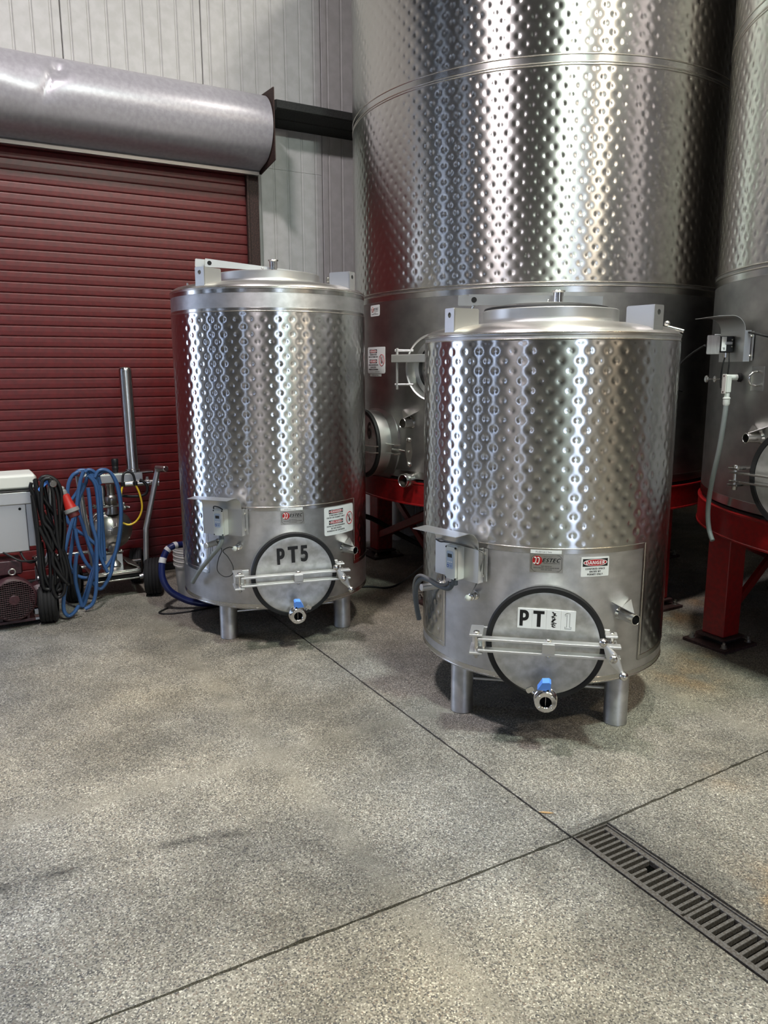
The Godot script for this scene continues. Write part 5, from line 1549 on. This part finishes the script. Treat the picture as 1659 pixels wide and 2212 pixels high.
func stand(label: String, c: Vector3, angles: Array, open_bay := -1) -> void:
	var o := thing("tank_stand", label, "stand", at(c.x, 0, c.z), "red stands under the large tanks")
	var R := 1.43
	var rg := MB.new().lathe(at(), [Vector2(R - 0.19, 0.714), Vector2(R - 0.002, 0.714), Vector2(R + 0.004, 0.716), Vector2(R + 0.004, 0.724), Vector2(R, 0.728), Vector2(R, 0.862), Vector2(R + 0.004, 0.866), Vector2(R + 0.004, 0.874), Vector2(R - 0.002, 0.876), Vector2(R - 0.19, 0.876)], 120)
	var ringo := obj("ring_beam", rg, M.red_paint, o)
	obj("bearing_strip", MB.new().lathe(at(), [Vector2(R - 0.15, 0.875), Vector2(R - 0.02, 0.875), Vector2(R - 0.02, 0.888), Vector2(R - 0.15, 0.888)], 96), M.rubber, ringo)
	var p := []
	for a in angles:
		var q := Vector3(sin(deg_to_rad(a)) * 1.29, 0, cos(deg_to_rad(a)) * 1.29)
		p.append(q)
		var leg := obj("leg", MB.new().box(at(q.x, 0.39, q.z), Vector3(0.152, 0.656, 0.152), 0.009), M.red_paint, o)
		obj("leg_cap", MB.new().box(at(q.x, 0.056, q.z), Vector3(0.2, 0.014, 0.2), 0.003), M.rust_plate, leg)
		obj("base_plate", MB.new().box(at(q.x, 0.01, q.z), Vector3(0.3, 0.02, 0.3), 0.003), M.rust_plate, leg)
		obj("shim", MB.new().box(at(q.x, 0.034, q.z), Vector3(0.13, 0.03, 0.13), 0.003), M.hole, leg)
		for e in [[-1, -1], [1, -1], [1, 1], [-1, 1]]:
			obj("anchor_bolt", MB.new().lathe(at(q.x + e[0] * 0.112, 0.02, q.z + e[1] * 0.112), [Vector2(0.021, 0), Vector2(0.021, 0.004), Vector2(0.016, 0.005), Vector2(0.016, 0.02), Vector2(0.009, 0.022), Vector2(0.009, 0.034), Vector2(0, 0.035)], 6), M.cast, leg)
	for i in p.size():
		if i == open_bay:
			continue
		var a: Vector3 = p[i]
		var b: Vector3 = p[(i + 1) % p.size()]
		var d := (b - a).normalized()
		for k in 2:
			var u := a + d * 0.06 + Vector3(0, 0.2 if k == 0 else 0.66, 0)
			var w := b - d * 0.06 + Vector3(0, 0.66 if k == 0 else 0.2, 0)
			var off := Vector3(-d.z, 0, d.x) * (0.03 if k == 0 else -0.03)
			u += off
			w += off
			var y := (w - u).normalized()
			var z := Vector3(-d.z, 0, d.x)
			obj("brace", MB.new().box(Transform3D(Basis(y, z.cross(y), z), (u + w) / 2), Vector3(u.distance_to(w), 0.06, 0.03), 0.004), M.red_paint, o)



func wheel(o: Node3D, p: Vector3, r: float, w: float, yaw: float) -> void:
	var t := Transform3D(Basis(Vector3.UP, yaw) * Basis(Vector3(0, 0, 1), PI / 2), p)
	var prof := [Vector2(r * 0.55, -w / 2), Vector2(r * 0.9, -w / 2), Vector2(r * 0.97, -w * 0.42)]
	for i in 4:
		var y := w * (-0.3 + 0.2 * i)
		prof.append_array([Vector2(r, y - w * 0.08), Vector2(r, y + w * 0.05), Vector2(r * 0.965, y + w * 0.07), Vector2(r * 0.965, y + w * 0.1)])
	prof.append_array([Vector2(r * 0.97, w * 0.42), Vector2(r * 0.9, w / 2), Vector2(r * 0.55, w / 2)])
	var ty := obj("wheel", MB.new().lathe(t, prof, 48), M.tyre, o)
	obj("hub", MB.new().lathe(t, [Vector2(0, -w * 0.4), Vector2(r * 0.2, -w * 0.45), Vector2(r * 0.56, -w * 0.4), Vector2(r * 0.56, w * 0.4), Vector2(r * 0.2, w * 0.45), Vector2(0, w * 0.4)], 28), M.alu, ty)


func bent_tube(pts: Array, r: float) -> MB:
	return MB.new().tube(spline(pts, 6), r, 14)


func pump_cart_behind() -> void:
	var o := thing("pump_cart", "stainless cart with a ribbed diaphragm pump and a tall upright steel cylinder", "pump cart")
	# frame
	var dk := obj("deck", MB.new().box(at(0.96, 0.2, -5.78), Vector3(0.36, 0.012, 0.3), 0.003).box(at(0.96, 0.185, -5.635), Vector3(0.36, 0.022, 0.012), 0.003).box(at(0.96, 0.14, -5.635), Vector3(0.34, 0.012, 0.03), 0.003), M.bright, o)
	obj("deck_gap", MB.new().box(at(0.96, 0.162, -5.66), Vector3(0.34, 0.03, 0.03), 0.003), M.hole, dk)
	obj("side_guard", MB.new().box(at(1.1, 0.225, -5.8, Vector3(0, 0, -0.5)), Vector3(0.1, 0.008, 0.26), 0.003), M.cast, dk)
	obj("axle", MB.new().rod(Vector3(0.62, 0.2, -5.9), Vector3(1.2, 0.2, -5.9), 0.014), M.bright, dk)
	obj("rear_bar", MB.new().rod(Vector3(0.6, 0.3, -5.95), Vector3(0.86, 0.3, -5.95), 0.012).ball(at(0.6, 0.3, -5.95), 0.018), M.bright, dk)
	for k in 2:
		var hb = [[Vector3(1.13, 0.14, -5.64), Vector3(1.165, 0.15, -5.64), Vector3(1.181, 0.2, -5.635), Vector3(1.185, 0.3, -5.63), Vector3(1.192, 0.48, -5.62), Vector3(1.2, 0.53, -5.62), Vector3(1.29, 0.9, -5.6), Vector3(1.296, 0.93, -5.59), Vector3(1.305, 0.945, -5.57)], [Vector3(0.84, 0.2, -5.76), Vector3(0.83, 0.25, -5.76), Vector3(0.8, 0.52, -5.74), Vector3(0.785, 0.66, -5.72), Vector3(0.763, 0.9, -5.69), Vector3(0.764, 0.93, -5.67)]][k]
		var h := obj("handle", bent_tube(hb, 0.0195), M.brushed, o)
		var e: Vector3 = hb[-1]
		var tip: Vector3 = e + Vector3(0.022, 0.006, 0.1)
		obj("grip", MB.new().rod(e - Vector3(0.012, 0, 0.03), tip, 0.021, 20), M.bright, h)
	wheel(o, Vector3(1.225, 0.137, -5.62), 0.137, 0.115, -0.3)
	wheel(o, Vector3(1.19, 0.135, -6.02), 0.135, 0.09, -0.3)
	wheel(o, Vector3(0.68, 0.135, -5.72), 0.135, 0.1, -0.3)
	wheel(o, Vector3(0.66, 0.135, -6.05), 0.135, 0.09, -0.3)
	# pump body: two round chambers with ribs, ports top and bottom
	var pc := Vector3(0.995, 0.476, -5.85)
	var ax := Transform3D(Basis(Vector3.UP, 0.12) * Basis(Vector3.RIGHT, PI / 2), pc)
	var pb := obj("pump_chamber", MB.new().lathe(ax, [Vector2(0.1, -0.09), Vector2(0.135, -0.075), Vector2(0.146, -0.06), Vector2(0.146, -0.04), Vector2(0.135, -0.034), Vector2(0.135, -0.01), Vector2(0.148, -0.004), Vector2(0.148, 0.014), Vector2(0.138, 0.02), Vector2(0.12, 0.045), Vector2(0.08, 0.078), Vector2(0.037, 0.092), Vector2(0.036, 0.098), Vector2(0.03, 0.1), Vector2(0.028, 0.094), Vector2(0, 0.094)], 48), M.cast, o)
	for k in 8:
		var a := TAU * k / 8 + 0.2
		var rp := []
		for i in 6:
			var rr := 0.036 + 0.1 * i / 5.0
			var hh: float = [0.092, 0.083, 0.069, 0.053, 0.036, 0.02][i]
			rp.append(ax * Vector3(cos(a) * rr, hh + 0.001, sin(a) * rr))
		obj("rib", MB.new().tube(rp, 0.004, 6), M.cast, pb)
		obj("clamp_bolt", MB.new().ball(ax * at(cos(a + 0.39) * 0.141, 0.016, sin(a + 0.39) * 0.141), 0.01, 10), M.bright, pb)
	var hub := []
	for i in 24:
		hub.append(ax * Vector3(cos(TAU * i / 24) * 0.034, 0.098, sin(TAU * i / 24) * 0.034))
	obj("hub_ring", MB.new().tube(hub, 0.0035, 6, true), M.cast, pb)
	obj("rear_chamber", MB.new().lathe(Transform3D(ax.basis, pc + Vector3(-0.03, -0.01, -0.12)), [Vector2(0, -0.06), Vector2(0.1, -0.04), Vector2(0.14, -0.01), Vector2(0.14, 0.03), Vector2(0.1, 0.05)], 40), M.cast, pb)
	var nk := obj("upper_port", MB.new().lathe(at(0.998, 0.6, -5.82), [Vector2(0.05, 0), Vector2(0.042, 0.03), Vector2(0.038, 0.06), Vector2(0.05, 0.064), Vector2(0.05, 0.07), Vector2(0.036, 0.075), Vector2(0.045, 0.1), Vector2(0.043, 0.125), Vector2(0.03, 0.14), Vector2(0.03, 0.2), Vector2(0.036, 0.21), Vector2(0.036, 0.225), Vector2(0, 0.226)], 32).lathe(at(0.945, 0.68, -5.86), [Vector2(0.026, -0.02), Vector2(0.032, 0.02), Vector2(0.024, 0.05), Vector2(0.028, 0.09), Vector2(0.02, 0.13), Vector2(0, 0.131)], 24), M.cast, pb)
	obj("flange_bar", MB.new().box(at(0.975, 0.662, -5.81), Vector3(0.225, 0.022, 0.06), 0.006).ball(at(0.87, 0.672, -5.79), 0.014).ball(at(1.08, 0.672, -5.79), 0.012).ball(at(0.94, 0.676, -5.785), 0.01), M.cast, nk)
	obj("side_tap", MB.new().rod(Vector3(1.075, 0.655, -5.8), Vector3(1.12, 0.64, -5.78), 0.009).ball(at(1.085, 0.64, -5.79), 0.018), M.cast, nk)
	var lp := obj("lower_port", MB.new().lathe(at(0.99, 0.212, -5.82), [Vector2(0.05, 0), Vector2(0.04, 0.02), Vector2(0.026, 0.035), Vector2(0.026, 0.085), Vector2(0.06, 0.09), Vector2(0.06, 0.1), Vector2(0.035, 0.105), Vector2(0.042, 0.125), Vector2(0.036, 0.15), Vector2(0.05, 0.17)], 32), M.cast, pb)
	obj("foot_flange", MB.new().box(at(0.985, 0.31, -5.82), Vector3(0.14, 0.014, 0.07), 0.004).ball(at(0.93, 0.318, -5.79), 0.01).ball(at(1.04, 0.318, -5.79), 0.01), M.cast, lp)
	obj("foot_bracket", MB.new().box(at(0.985, 0.25, -5.84), Vector3(0.13, 0.09, 0.08), 0.004), M.brushed, lp)
	# manifold box, cross bar, cylinder, regulator
	var rl := obj("manifold", MB.new().box(at(1.07, 0.868, -5.78), Vector3(0.3, 0.062, 0.07), 0.005), M.brushed, o)
	obj("top_bar", MB.new().box(at(1.1, 0.902, -5.8), Vector3(0.4, 0.01, 0.1), 0.003), M.bright, rl)
	obj("cross_pipe", MB.new().rod(Vector3(1.06, 0.823, -5.76), Vector3(1.31, 0.826, -5.73), 0.0235, 24), M.bright, rl)
	obj("pipe_clamp", MB.new().rod(Vector3(1.235, 0.825, -5.739), Vector3(1.262, 0.825, -5.736), 0.032, 24).rod(Vector3(1.318, 0.826, -5.729), Vector3(1.332, 0.826, -5.727), 0.034, 24).box(at(1.248, 0.862, -5.73), Vector3(0.02, 0.02, 0.02), 0.004), M.bright, rl)
	obj("air_cylinder", MB.new().lathe(Transform3D(Basis(Vector3(0, 0, 1), 0.012), Vector3(1.162, 0.907, -5.8)), [Vector2(0.055, 0), Vector2(0.055, 0.018), Vector2(0.046, 0.022), Vector2(0.0445, 0.03), Vector2(0.0445, 0.735), Vector2(0.043, 0.748), Vector2(0.038, 0.757), Vector2(0.03, 0.761), Vector2(0, 0.762)], 48), M.polish, o)
	obj("regulator", MB.new().lathe(at(1.04, 0.907, -5.81), [Vector2(0.02, 0), Vector2(0.02, 0.02), Vector2(0.0235, 0.024), Vector2(0.0235, 0.04), Vector2(0.021, 0.044), Vector2(0.0245, 0.05), Vector2(0.0245, 0.095), Vector2(0.021, 0.1), Vector2(0, 0.101)], 24), M.black, o)
	# small lines: black loop over the manifold, yellow air line, black return line
	var bl := obj("black_line", MB.new().tube(spline([Vector3(1.065, 0.829, -5.69), Vector3(1.068, 0.87, -5.7), Vector3(1.075, 0.9, -5.705), Vector3(1.095, 0.914, -5.71), Vector3(1.118, 0.914, -5.71), Vector3(1.14, 0.9, -5.705), Vector3(1.149, 0.87, -5.7), Vector3(1.152, 0.824, -5.69)], 6), 0.0085, 10), M.black, o)
	for x in [1.064, 1.152]:
		obj("line_fitting", MB.new().rod(Vector3(x, 0.818, -5.69), Vector3(x, 0.846, -5.69), 0.016, 14), M.black, bl)
	obj("yellow_line", MB.new().tube(spline([Vector3(1.062, 0.82, -5.69), Vector3(1.046, 0.764, -5.685), Vector3(1.04, 0.66, -5.68), Vector3(1.025, 0.578, -5.68), Vector3(1.042, 0.551, -5.68), Vector3(1.084, 0.532, -5.67), Vector3(1.13, 0.548, -5.67), Vector3(1.168, 0.595, -5.67), Vector3(1.186, 0.662, -5.67), Vector3(1.176, 0.753, -5.68), Vector3(1.153, 0.82, -5.69)], 6), 0.0072, 10), M.yellow, o)
	obj("black_line", MB.new().tube(spline([Vector3(1.19, 0.85, -5.72), Vector3(1.222, 0.83, -5.71), Vector3(1.239, 0.795, -5.7), Vector3(1.228, 0.752, -5.7), Vector3(1.19, 0.732, -5.71), Vector3(1.12, 0.73, -5.74), Vector3(1.06, 0.735, -5.78)], 6), 0.011, 10), M.black, o)


func pump_cart_front() -> void:
	var o := thing("pump_cart", "electric pump cart with a maroon motor under a pale grey control box", "pump cart")
	var cb := obj("control_box", MB.new().box(at(0.17, 0.645, -5.46), Vector3(0.44, 0.32, 0.2), 0.006), M.brushed, o)
	obj("box_rim", MB.new().box(at(0.18, 0.842, -5.45), Vector3(0.5, 0.085, 0.25), 0.008), M.brushed, cb)
	obj("box_lid", MB.new().box(at(0.2, 0.945, -5.46), Vector3(0.53, 0.1, 0.27), 0.022), M.box, cb)
	obj("lid_seam", MB.new().box(at(0.19, 0.889, -5.45), Vector3(0.51, 0.008, 0.255), 0.002), M.inkgrey, cb)
	obj("side_box", MB.new().box(at(0.4, 0.645, -5.5), Vector3(0.09, 0.29, 0.14), 0.004), M.brushed, cb)
	obj("bolt_hole", MB.new().rod(Vector3(0.352, 0.768, -5.359), Vector3(0.352, 0.768, -5.357), 0.009, 14), M.hole, cb)
	# handle with grip
	var h := obj("handle", bent_tube([Vector3(0.43, 0.34, -5.4), Vector3(0.48, 0.4, -5.36), Vector3(0.51, 0.5, -5.33), Vector3(0.518, 0.65, -5.32), Vector3(0.532, 0.83, -5.31), Vector3(0.54, 0.92, -5.3)], 0.019), M.brushed, o)
	obj("grip", MB.new().rod(Vector3(0.536, 0.93, -5.31), Vector3(0.546, 0.94, -5.18), 0.0215, 22), M.bright, h)
	obj("blue_tape", MB.new().lathe(MB.along(Vector3(0.539, 0.934, -5.27), Vector3(0.545, 0.939, -5.2)), [Vector2(0.0218, 0.01), Vector2(0.0235, 0.012), Vector2(0.0235, 0.045), Vector2(0.0218, 0.047)], 20).plate(at(0.516, 0.95, -5.225, Vector3(0, 0.3, 0.72)), PackedVector2Array([Vector2(-0.082, -0.014), Vector2(-0.04, -0.006), Vector2(0.01, -0.008), Vector2(0.01, 0.012), Vector2(-0.04, 0.014), Vector2(-0.075, 0.012)]), 0.002), M.blue, h)
	# frame and pipework
	obj("frame_tube", bent_tube([Vector3(0.1, 0.17, -5.5), Vector3(0.3, 0.18, -5.48), Vector3(0.42, 0.24, -5.44), Vector3(0.43, 0.36, -5.42)], 0.019), M.brushed, o)
	obj("frame_tube", bent_tube([Vector3(0.42, 0.29, -5.38), Vector3(0.5, 0.285, -5.38), Vector3(0.57, 0.28, -5.42)], 0.017), M.brushed, o)
	obj("suction_pipe", MB.new().rod(Vector3(0.43, 0.42, -5.4), Vector3(0.455, 0.27, -5.38), 0.022, 22).rod(Vector3(0.432, 0.425, -5.4), Vector3(0.43, 0.44, -5.4), 0.032, 22), M.bright, o)
	obj("power_lead", MB.new().tube(spline([Vector3(0.33, 0.5, -5.4), Vector3(0.345, 0.45, -5.35), Vector3(0.37, 0.42, -5.33), Vector3(0.405, 0.413, -5.34), Vector3(0.43, 0.43, -5.38)], 6), 0.007, 10), M.cable, o)
	obj("power_lead", MB.new().tube(spline([Vector3(0.22, 0.5, -5.38), Vector3(0.27, 0.47, -5.33), Vector3(0.33, 0.435, -5.31), Vector3(0.42, 0.42, -5.34)], 6), 0.007, 10), M.cable, o)
	# motor: fan cowl with its wire guard, finned body, terminal box
	var mc := Vector3(0.262, 0.205, -5.22)
	var ax := Transform3D(Basis(Vector3.UP, 0.1) * Basis(Vector3.RIGHT, PI / 2), mc)
	var mo := obj("motor", MB.new().lathe(ax, [Vector2(0.126, 0.0), Vector2(0.135, -0.004), Vector2(0.14, -0.014), Vector2(0.142, -0.07), Vector2(0.138, -0.085), Vector2(0.12, -0.09), Vector2(0.12, -0.3), Vector2(0.09, -0.32), Vector2(0, -0.32)], 56), M.motor, o)
	for k in 22:
		var a := PI * (0.04 + 0.92 * k / 21.0)
		var t := Transform3D(ax.basis * Basis(Vector3.UP, -a), mc)
		obj("cooling_fin", MB.new().box(t * at(0.135, -0.19, 0), Vector3(0.034, 0.2, 0.005), 0.001), M.motor, mo)
	obj("cowl_inside", MB.new().lathe(ax, [Vector2(0, -0.045), Vector2(0.126, -0.045), Vector2(0.126, -0.002)], 40), M.hole, mo)
	var gd := MB.new()
	for i in range(-9, 10):
		var u := i * 0.0132
		var e := sqrt(maxf(0.0, 0.127 * 0.127 - u * u))
		gd.tube([ax * Vector3(u, 0.0, -e), ax * Vector3(u, 0.003, 0), ax * Vector3(u, 0.0, e)], 0.0018, 5)
		gd.tube([ax * Vector3(-e, 0.002, u), ax * Vector3(0, 0.005, u), ax * Vector3(e, 0.002, u)], 0.0018, 5)
	var gg := obj("fan_guard", gd, M.motor, mo)
	gg.set_meta("kind", "stuff")
	obj("guard_hub", MB.new().lathe(ax, [Vector2(0, 0.007), Vector2(0.03, 0.006), Vector2(0.034, 0.002)], 24), M.motor, mo)
	obj("terminal_box", MB.new().box(at(0.24, 0.39, -5.42), Vector3(0.19, 0.1, 0.16), 0.012), M.motor, mo)
	obj("lifting_eye", MB.new().tube(_ring3(Vector3(0.27, 0.372, -5.3), 0.019, 20), 0.006, 8, true), M.cast, mo)
	obj("pump_head", MB.new().lathe(at(0.42, 0.2, -5.3, Vector3(PI / 2, 0, 0.0)), [Vector2(0, -0.12), Vector2(0.07, -0.1), Vector2(0.075, 0.02), Vector2(0.05, 0.04), Vector2(0, 0.04)], 32), M.motor, mo)
	obj("foot", MB.new().box(at(0.26, 0.05, -5.36), Vector3(0.24, 0.02, 0.2), 0.004).box(at(0.18, 0.085, -5.36), Vector3(0.02, 0.07, 0.18), 0.003).box(at(0.34, 0.085, -5.36), Vector3(0.02, 0.07, 0.18), 0.003), M.motor, mo)
	obj("chassis", MB.new().box(at(0.24, 0.14 - 0.11, -5.5), Vector3(0.42, 0.02, 0.34), 0.004).box(at(0.4, 0.085, -5.33), Vector3(0.05, 0.05, 0.05), 0.01), M.brushed, o)
	wheel(o, Vector3(0.472, 0.142, -5.33), 0.142, 0.112, -0.16)
	wheel(o, Vector3(0.06, 0.142, -5.62), 0.142, 0.112, -0.16)


func _ring3(c: Vector3, r: float, n: int) -> Array:
	var p := []
	for i in n:
		p.append(c + Vector3(cos(TAU * i / n) * r, sin(TAU * i / n) * r, 0))
	return p


func hoses() -> void:
	# the blue air hose hung in loops over the left handle of the pump cart
	var bh := thing("air_hose", "light blue air hose hung in long loops over the handle of the diaphragm pump cart", "hose")
	for s in AIR_HOSE:
		obj("hose_loop", MB.new().tube(spline(s, 5), 0.0128, 10), M.air_hose, bh)
	var bc := thing("power_cable", "black power cable with a red plug, bundled in loops on a cart handle", "cable")
	for s in BLACK_CABLE:
		obj("cable_loop", MB.new().tube(spline(s, 5), 0.0115, 10), M.black_rubber, bc)
	var a := Vector3(0.597, 0.906, -5.24)
	var b := Vector3(0.657, 0.715, -5.2)
	var ln := a.distance_to(b)
	var pt := MB.along(a, b)
	var pg := obj("plug_body", MB.new().lathe(pt, [Vector2(0.02, ln * 0.25), Vector2(0.027, ln * 0.28), Vector2(0.029, ln * 0.5), Vector2(0.036, ln * 0.68), Vector2(0.038, ln * 0.74)], 28), M.red_plug, bc)
	obj("plug_gland", MB.new().lathe(pt, [Vector2(0.009, -0.005), Vector2(0.014, 0.0), Vector2(0.017, 0.01), Vector2(0.014, 0.018), Vector2(0.017, 0.024), Vector2(0.021, 0.026), Vector2(0.021, 0.048), Vector2(0.018, 0.052)], 16), M.grey_plug, pg)
	obj("plug_collar", MB.new().lathe(pt, [Vector2(0.038, ln * 0.72), Vector2(0.047, ln * 0.73), Vector2(0.048, ln * 0.84), Vector2(0.044, ln * 0.86), Vector2(0.036, ln * 0.86)], 28), M.grey_plug, pg)
	obj("plug_sleeve", MB.new().lathe(pt, [Vector2(0.037, ln * 0.84), Vector2(0.037, ln * 1.0), Vector2(0.033, ln * 1.02), Vector2(0.03, ln * 0.95)], 28), M.dark_red_plug, pg)
	# nested pails behind the rear small tank
	var pr := [Vector2(0, 0), Vector2(0.128, 0), Vector2(0.132, 0.006), Vector2(0.147, 0.24)]
	for k in 4:
		var y := 0.001 + 0.034 * k
		var lab: String = ["white plastic pail standing on the floor, lowest of the nested pails", "white plastic pail nested in the lowest pail", "white plastic pail third up in the nested stack of pails", "white plastic pail nested topmost in the stack"][k]
		var p := thing("pail", lab, "bucket", at(1.49, y, -5.42), "nested white pails behind the small tank")
		obj("body", MB.new().lathe(at(), pr + [Vector2(0.149, 0.265), Vector2(0.146, 0.266), Vector2(0.143, 0.24), Vector2(0.128, 0.008), Vector2(0, 0.008)], 40), M.pail, p)
		obj("rim", MB.new().lathe(at(0, 0.24, 0), [Vector2(0.147, 0.0), Vector2(0.157, 0.003), Vector2(0.158, 0.012), Vector2(0.152, 0.018), Vector2(0.152, 0.022), Vector2(0.156, 0.026), Vector2(0.154, 0.031), Vector2(0.148, 0.03)], 40), M.pail, p)
	# dark blue wine hose with white bands, arching beside the pails
	var wh := thing("wine_hose", "dark blue wine hose with white bands arching beside the white pails", "hose")
	var wp := [Vector3(1.42, 0.44, -5.24), Vector3(1.342, 0.443, -5.22), Vector3(1.284, 0.445, -5.2), Vector3(1.235, 0.415, -5.2), Vector3(1.194, 0.338, -5.18), Vector3(1.186, 0.239, -5.16), Vector3(1.222, 0.15, -5.14), Vector3(1.298, 0.088, -5.12), Vector3(1.378, 0.05, -5.1), Vector3(1.5, 0.026, -5.08), Vector3(1.7, 0.024, -5.1)]
	var ws := spline(wp, 8)
	obj("hose_body", MB.new().tube(ws, 0.0235, 14), M.wine_hose, wh)
	for k in [13, 21, 29]:
		obj("white_band", MB.new().tube(ws.slice(k, k + 4), 0.0255, 16), M.band, wh)
	obj("hose_end", MB.new().rod(Vector3(1.36, 0.444, -5.225), Vector3(1.44, 0.438, -5.245), 0.0265, 18), M.bright, wh)
	# thin cords
	tag(obj("floor_cord", MB.new().tube(spline([Vector3(1.22, 0.007, -5.2), Vector3(1.14, 0.007, -5.12), Vector3(1.2, 0.007, -5.06), Vector3(1.36, 0.007, -5.04), Vector3(1.56, 0.007, -5.06), Vector3(1.8, 0.007, -5.1)], 8), 0.006, 8), M.cable, self), "thin dark cord lying in a loop on the floor before the white pails", "cord")
	tag(obj("hanging_cord", MB.new().tube(spline([Vector3(3.19, 1.32, -3.6), Vector3(3.155, 1.15, -3.75), Vector3(3.1, 0.9, -3.95), Vector3(3.02, 0.6, -4.2), Vector3(2.92, 0.3, -4.45), Vector3(2.83, 0.08, -4.7), Vector3(2.78, 0.01, -4.85), Vector3(2.68, 0.008, -4.95), Vector3(2.5, 0.008, -5.0), Vector3(2.2, 0.008, -5.05)], 8), 0.0085, 10), M.cable, self), "black cord hanging down before the tall tank and curling along the floor", "cord")
	tag(obj("black_hose", MB.new().tube(spline([Vector3(2.6, 0.52, -5.3), Vector3(2.85, 0.47, -5.45), Vector3(3.1, 0.38, -5.6), Vector3(3.35, 0.22, -5.55), Vector3(3.6, 0.09, -5.35), Vector3(3.95, 0.05, -5.1), Vector3(4.3, 0.05, -5.0)], 8), 0.022, 12), M.cable, self), "thick black hose running low beneath the tall tank, passing behind its stand leg", "hose")
	tag(obj("drop_pipe", MB.new().pipe(Vector3(3.62, 0.05, -6.1), Vector3(3.62, 0.72, -6.1), 0.045, 0.04, 24), M.brushed, self), "short steel pipe standing under the tall tank behind its stand leg", "pipe")
	tag(obj("sensor_cable", MB.new().tube(spline([Vector3(3.57, 1.77, -2.77), Vector3(3.66, 1.71, -2.95), Vector3(3.8, 1.62, -3.15), Vector3(4.0, 1.54, -3.33), Vector3(4.2, 1.5, -3.41)], 8), 0.006, 8), M.cable, self), "thin black cable slung from the thermostat of the right tank to the dark tank behind", "cable")
	tag(obj("sensor_cable", MB.new().tube(spline([Vector3(3.672, 1.836, -2.625), Vector3(3.655, 1.835, -2.59), Vector3(3.632, 1.823, -2.52), Vector3(3.6, 1.803, -2.42), Vector3(3.57, 1.79, -2.3), Vector3(3.55, 1.785, -2.1)], 8), 0.006, 8), M.cable, self), "thin black cable running right from the sunshade along the tank at the right edge", "cable")
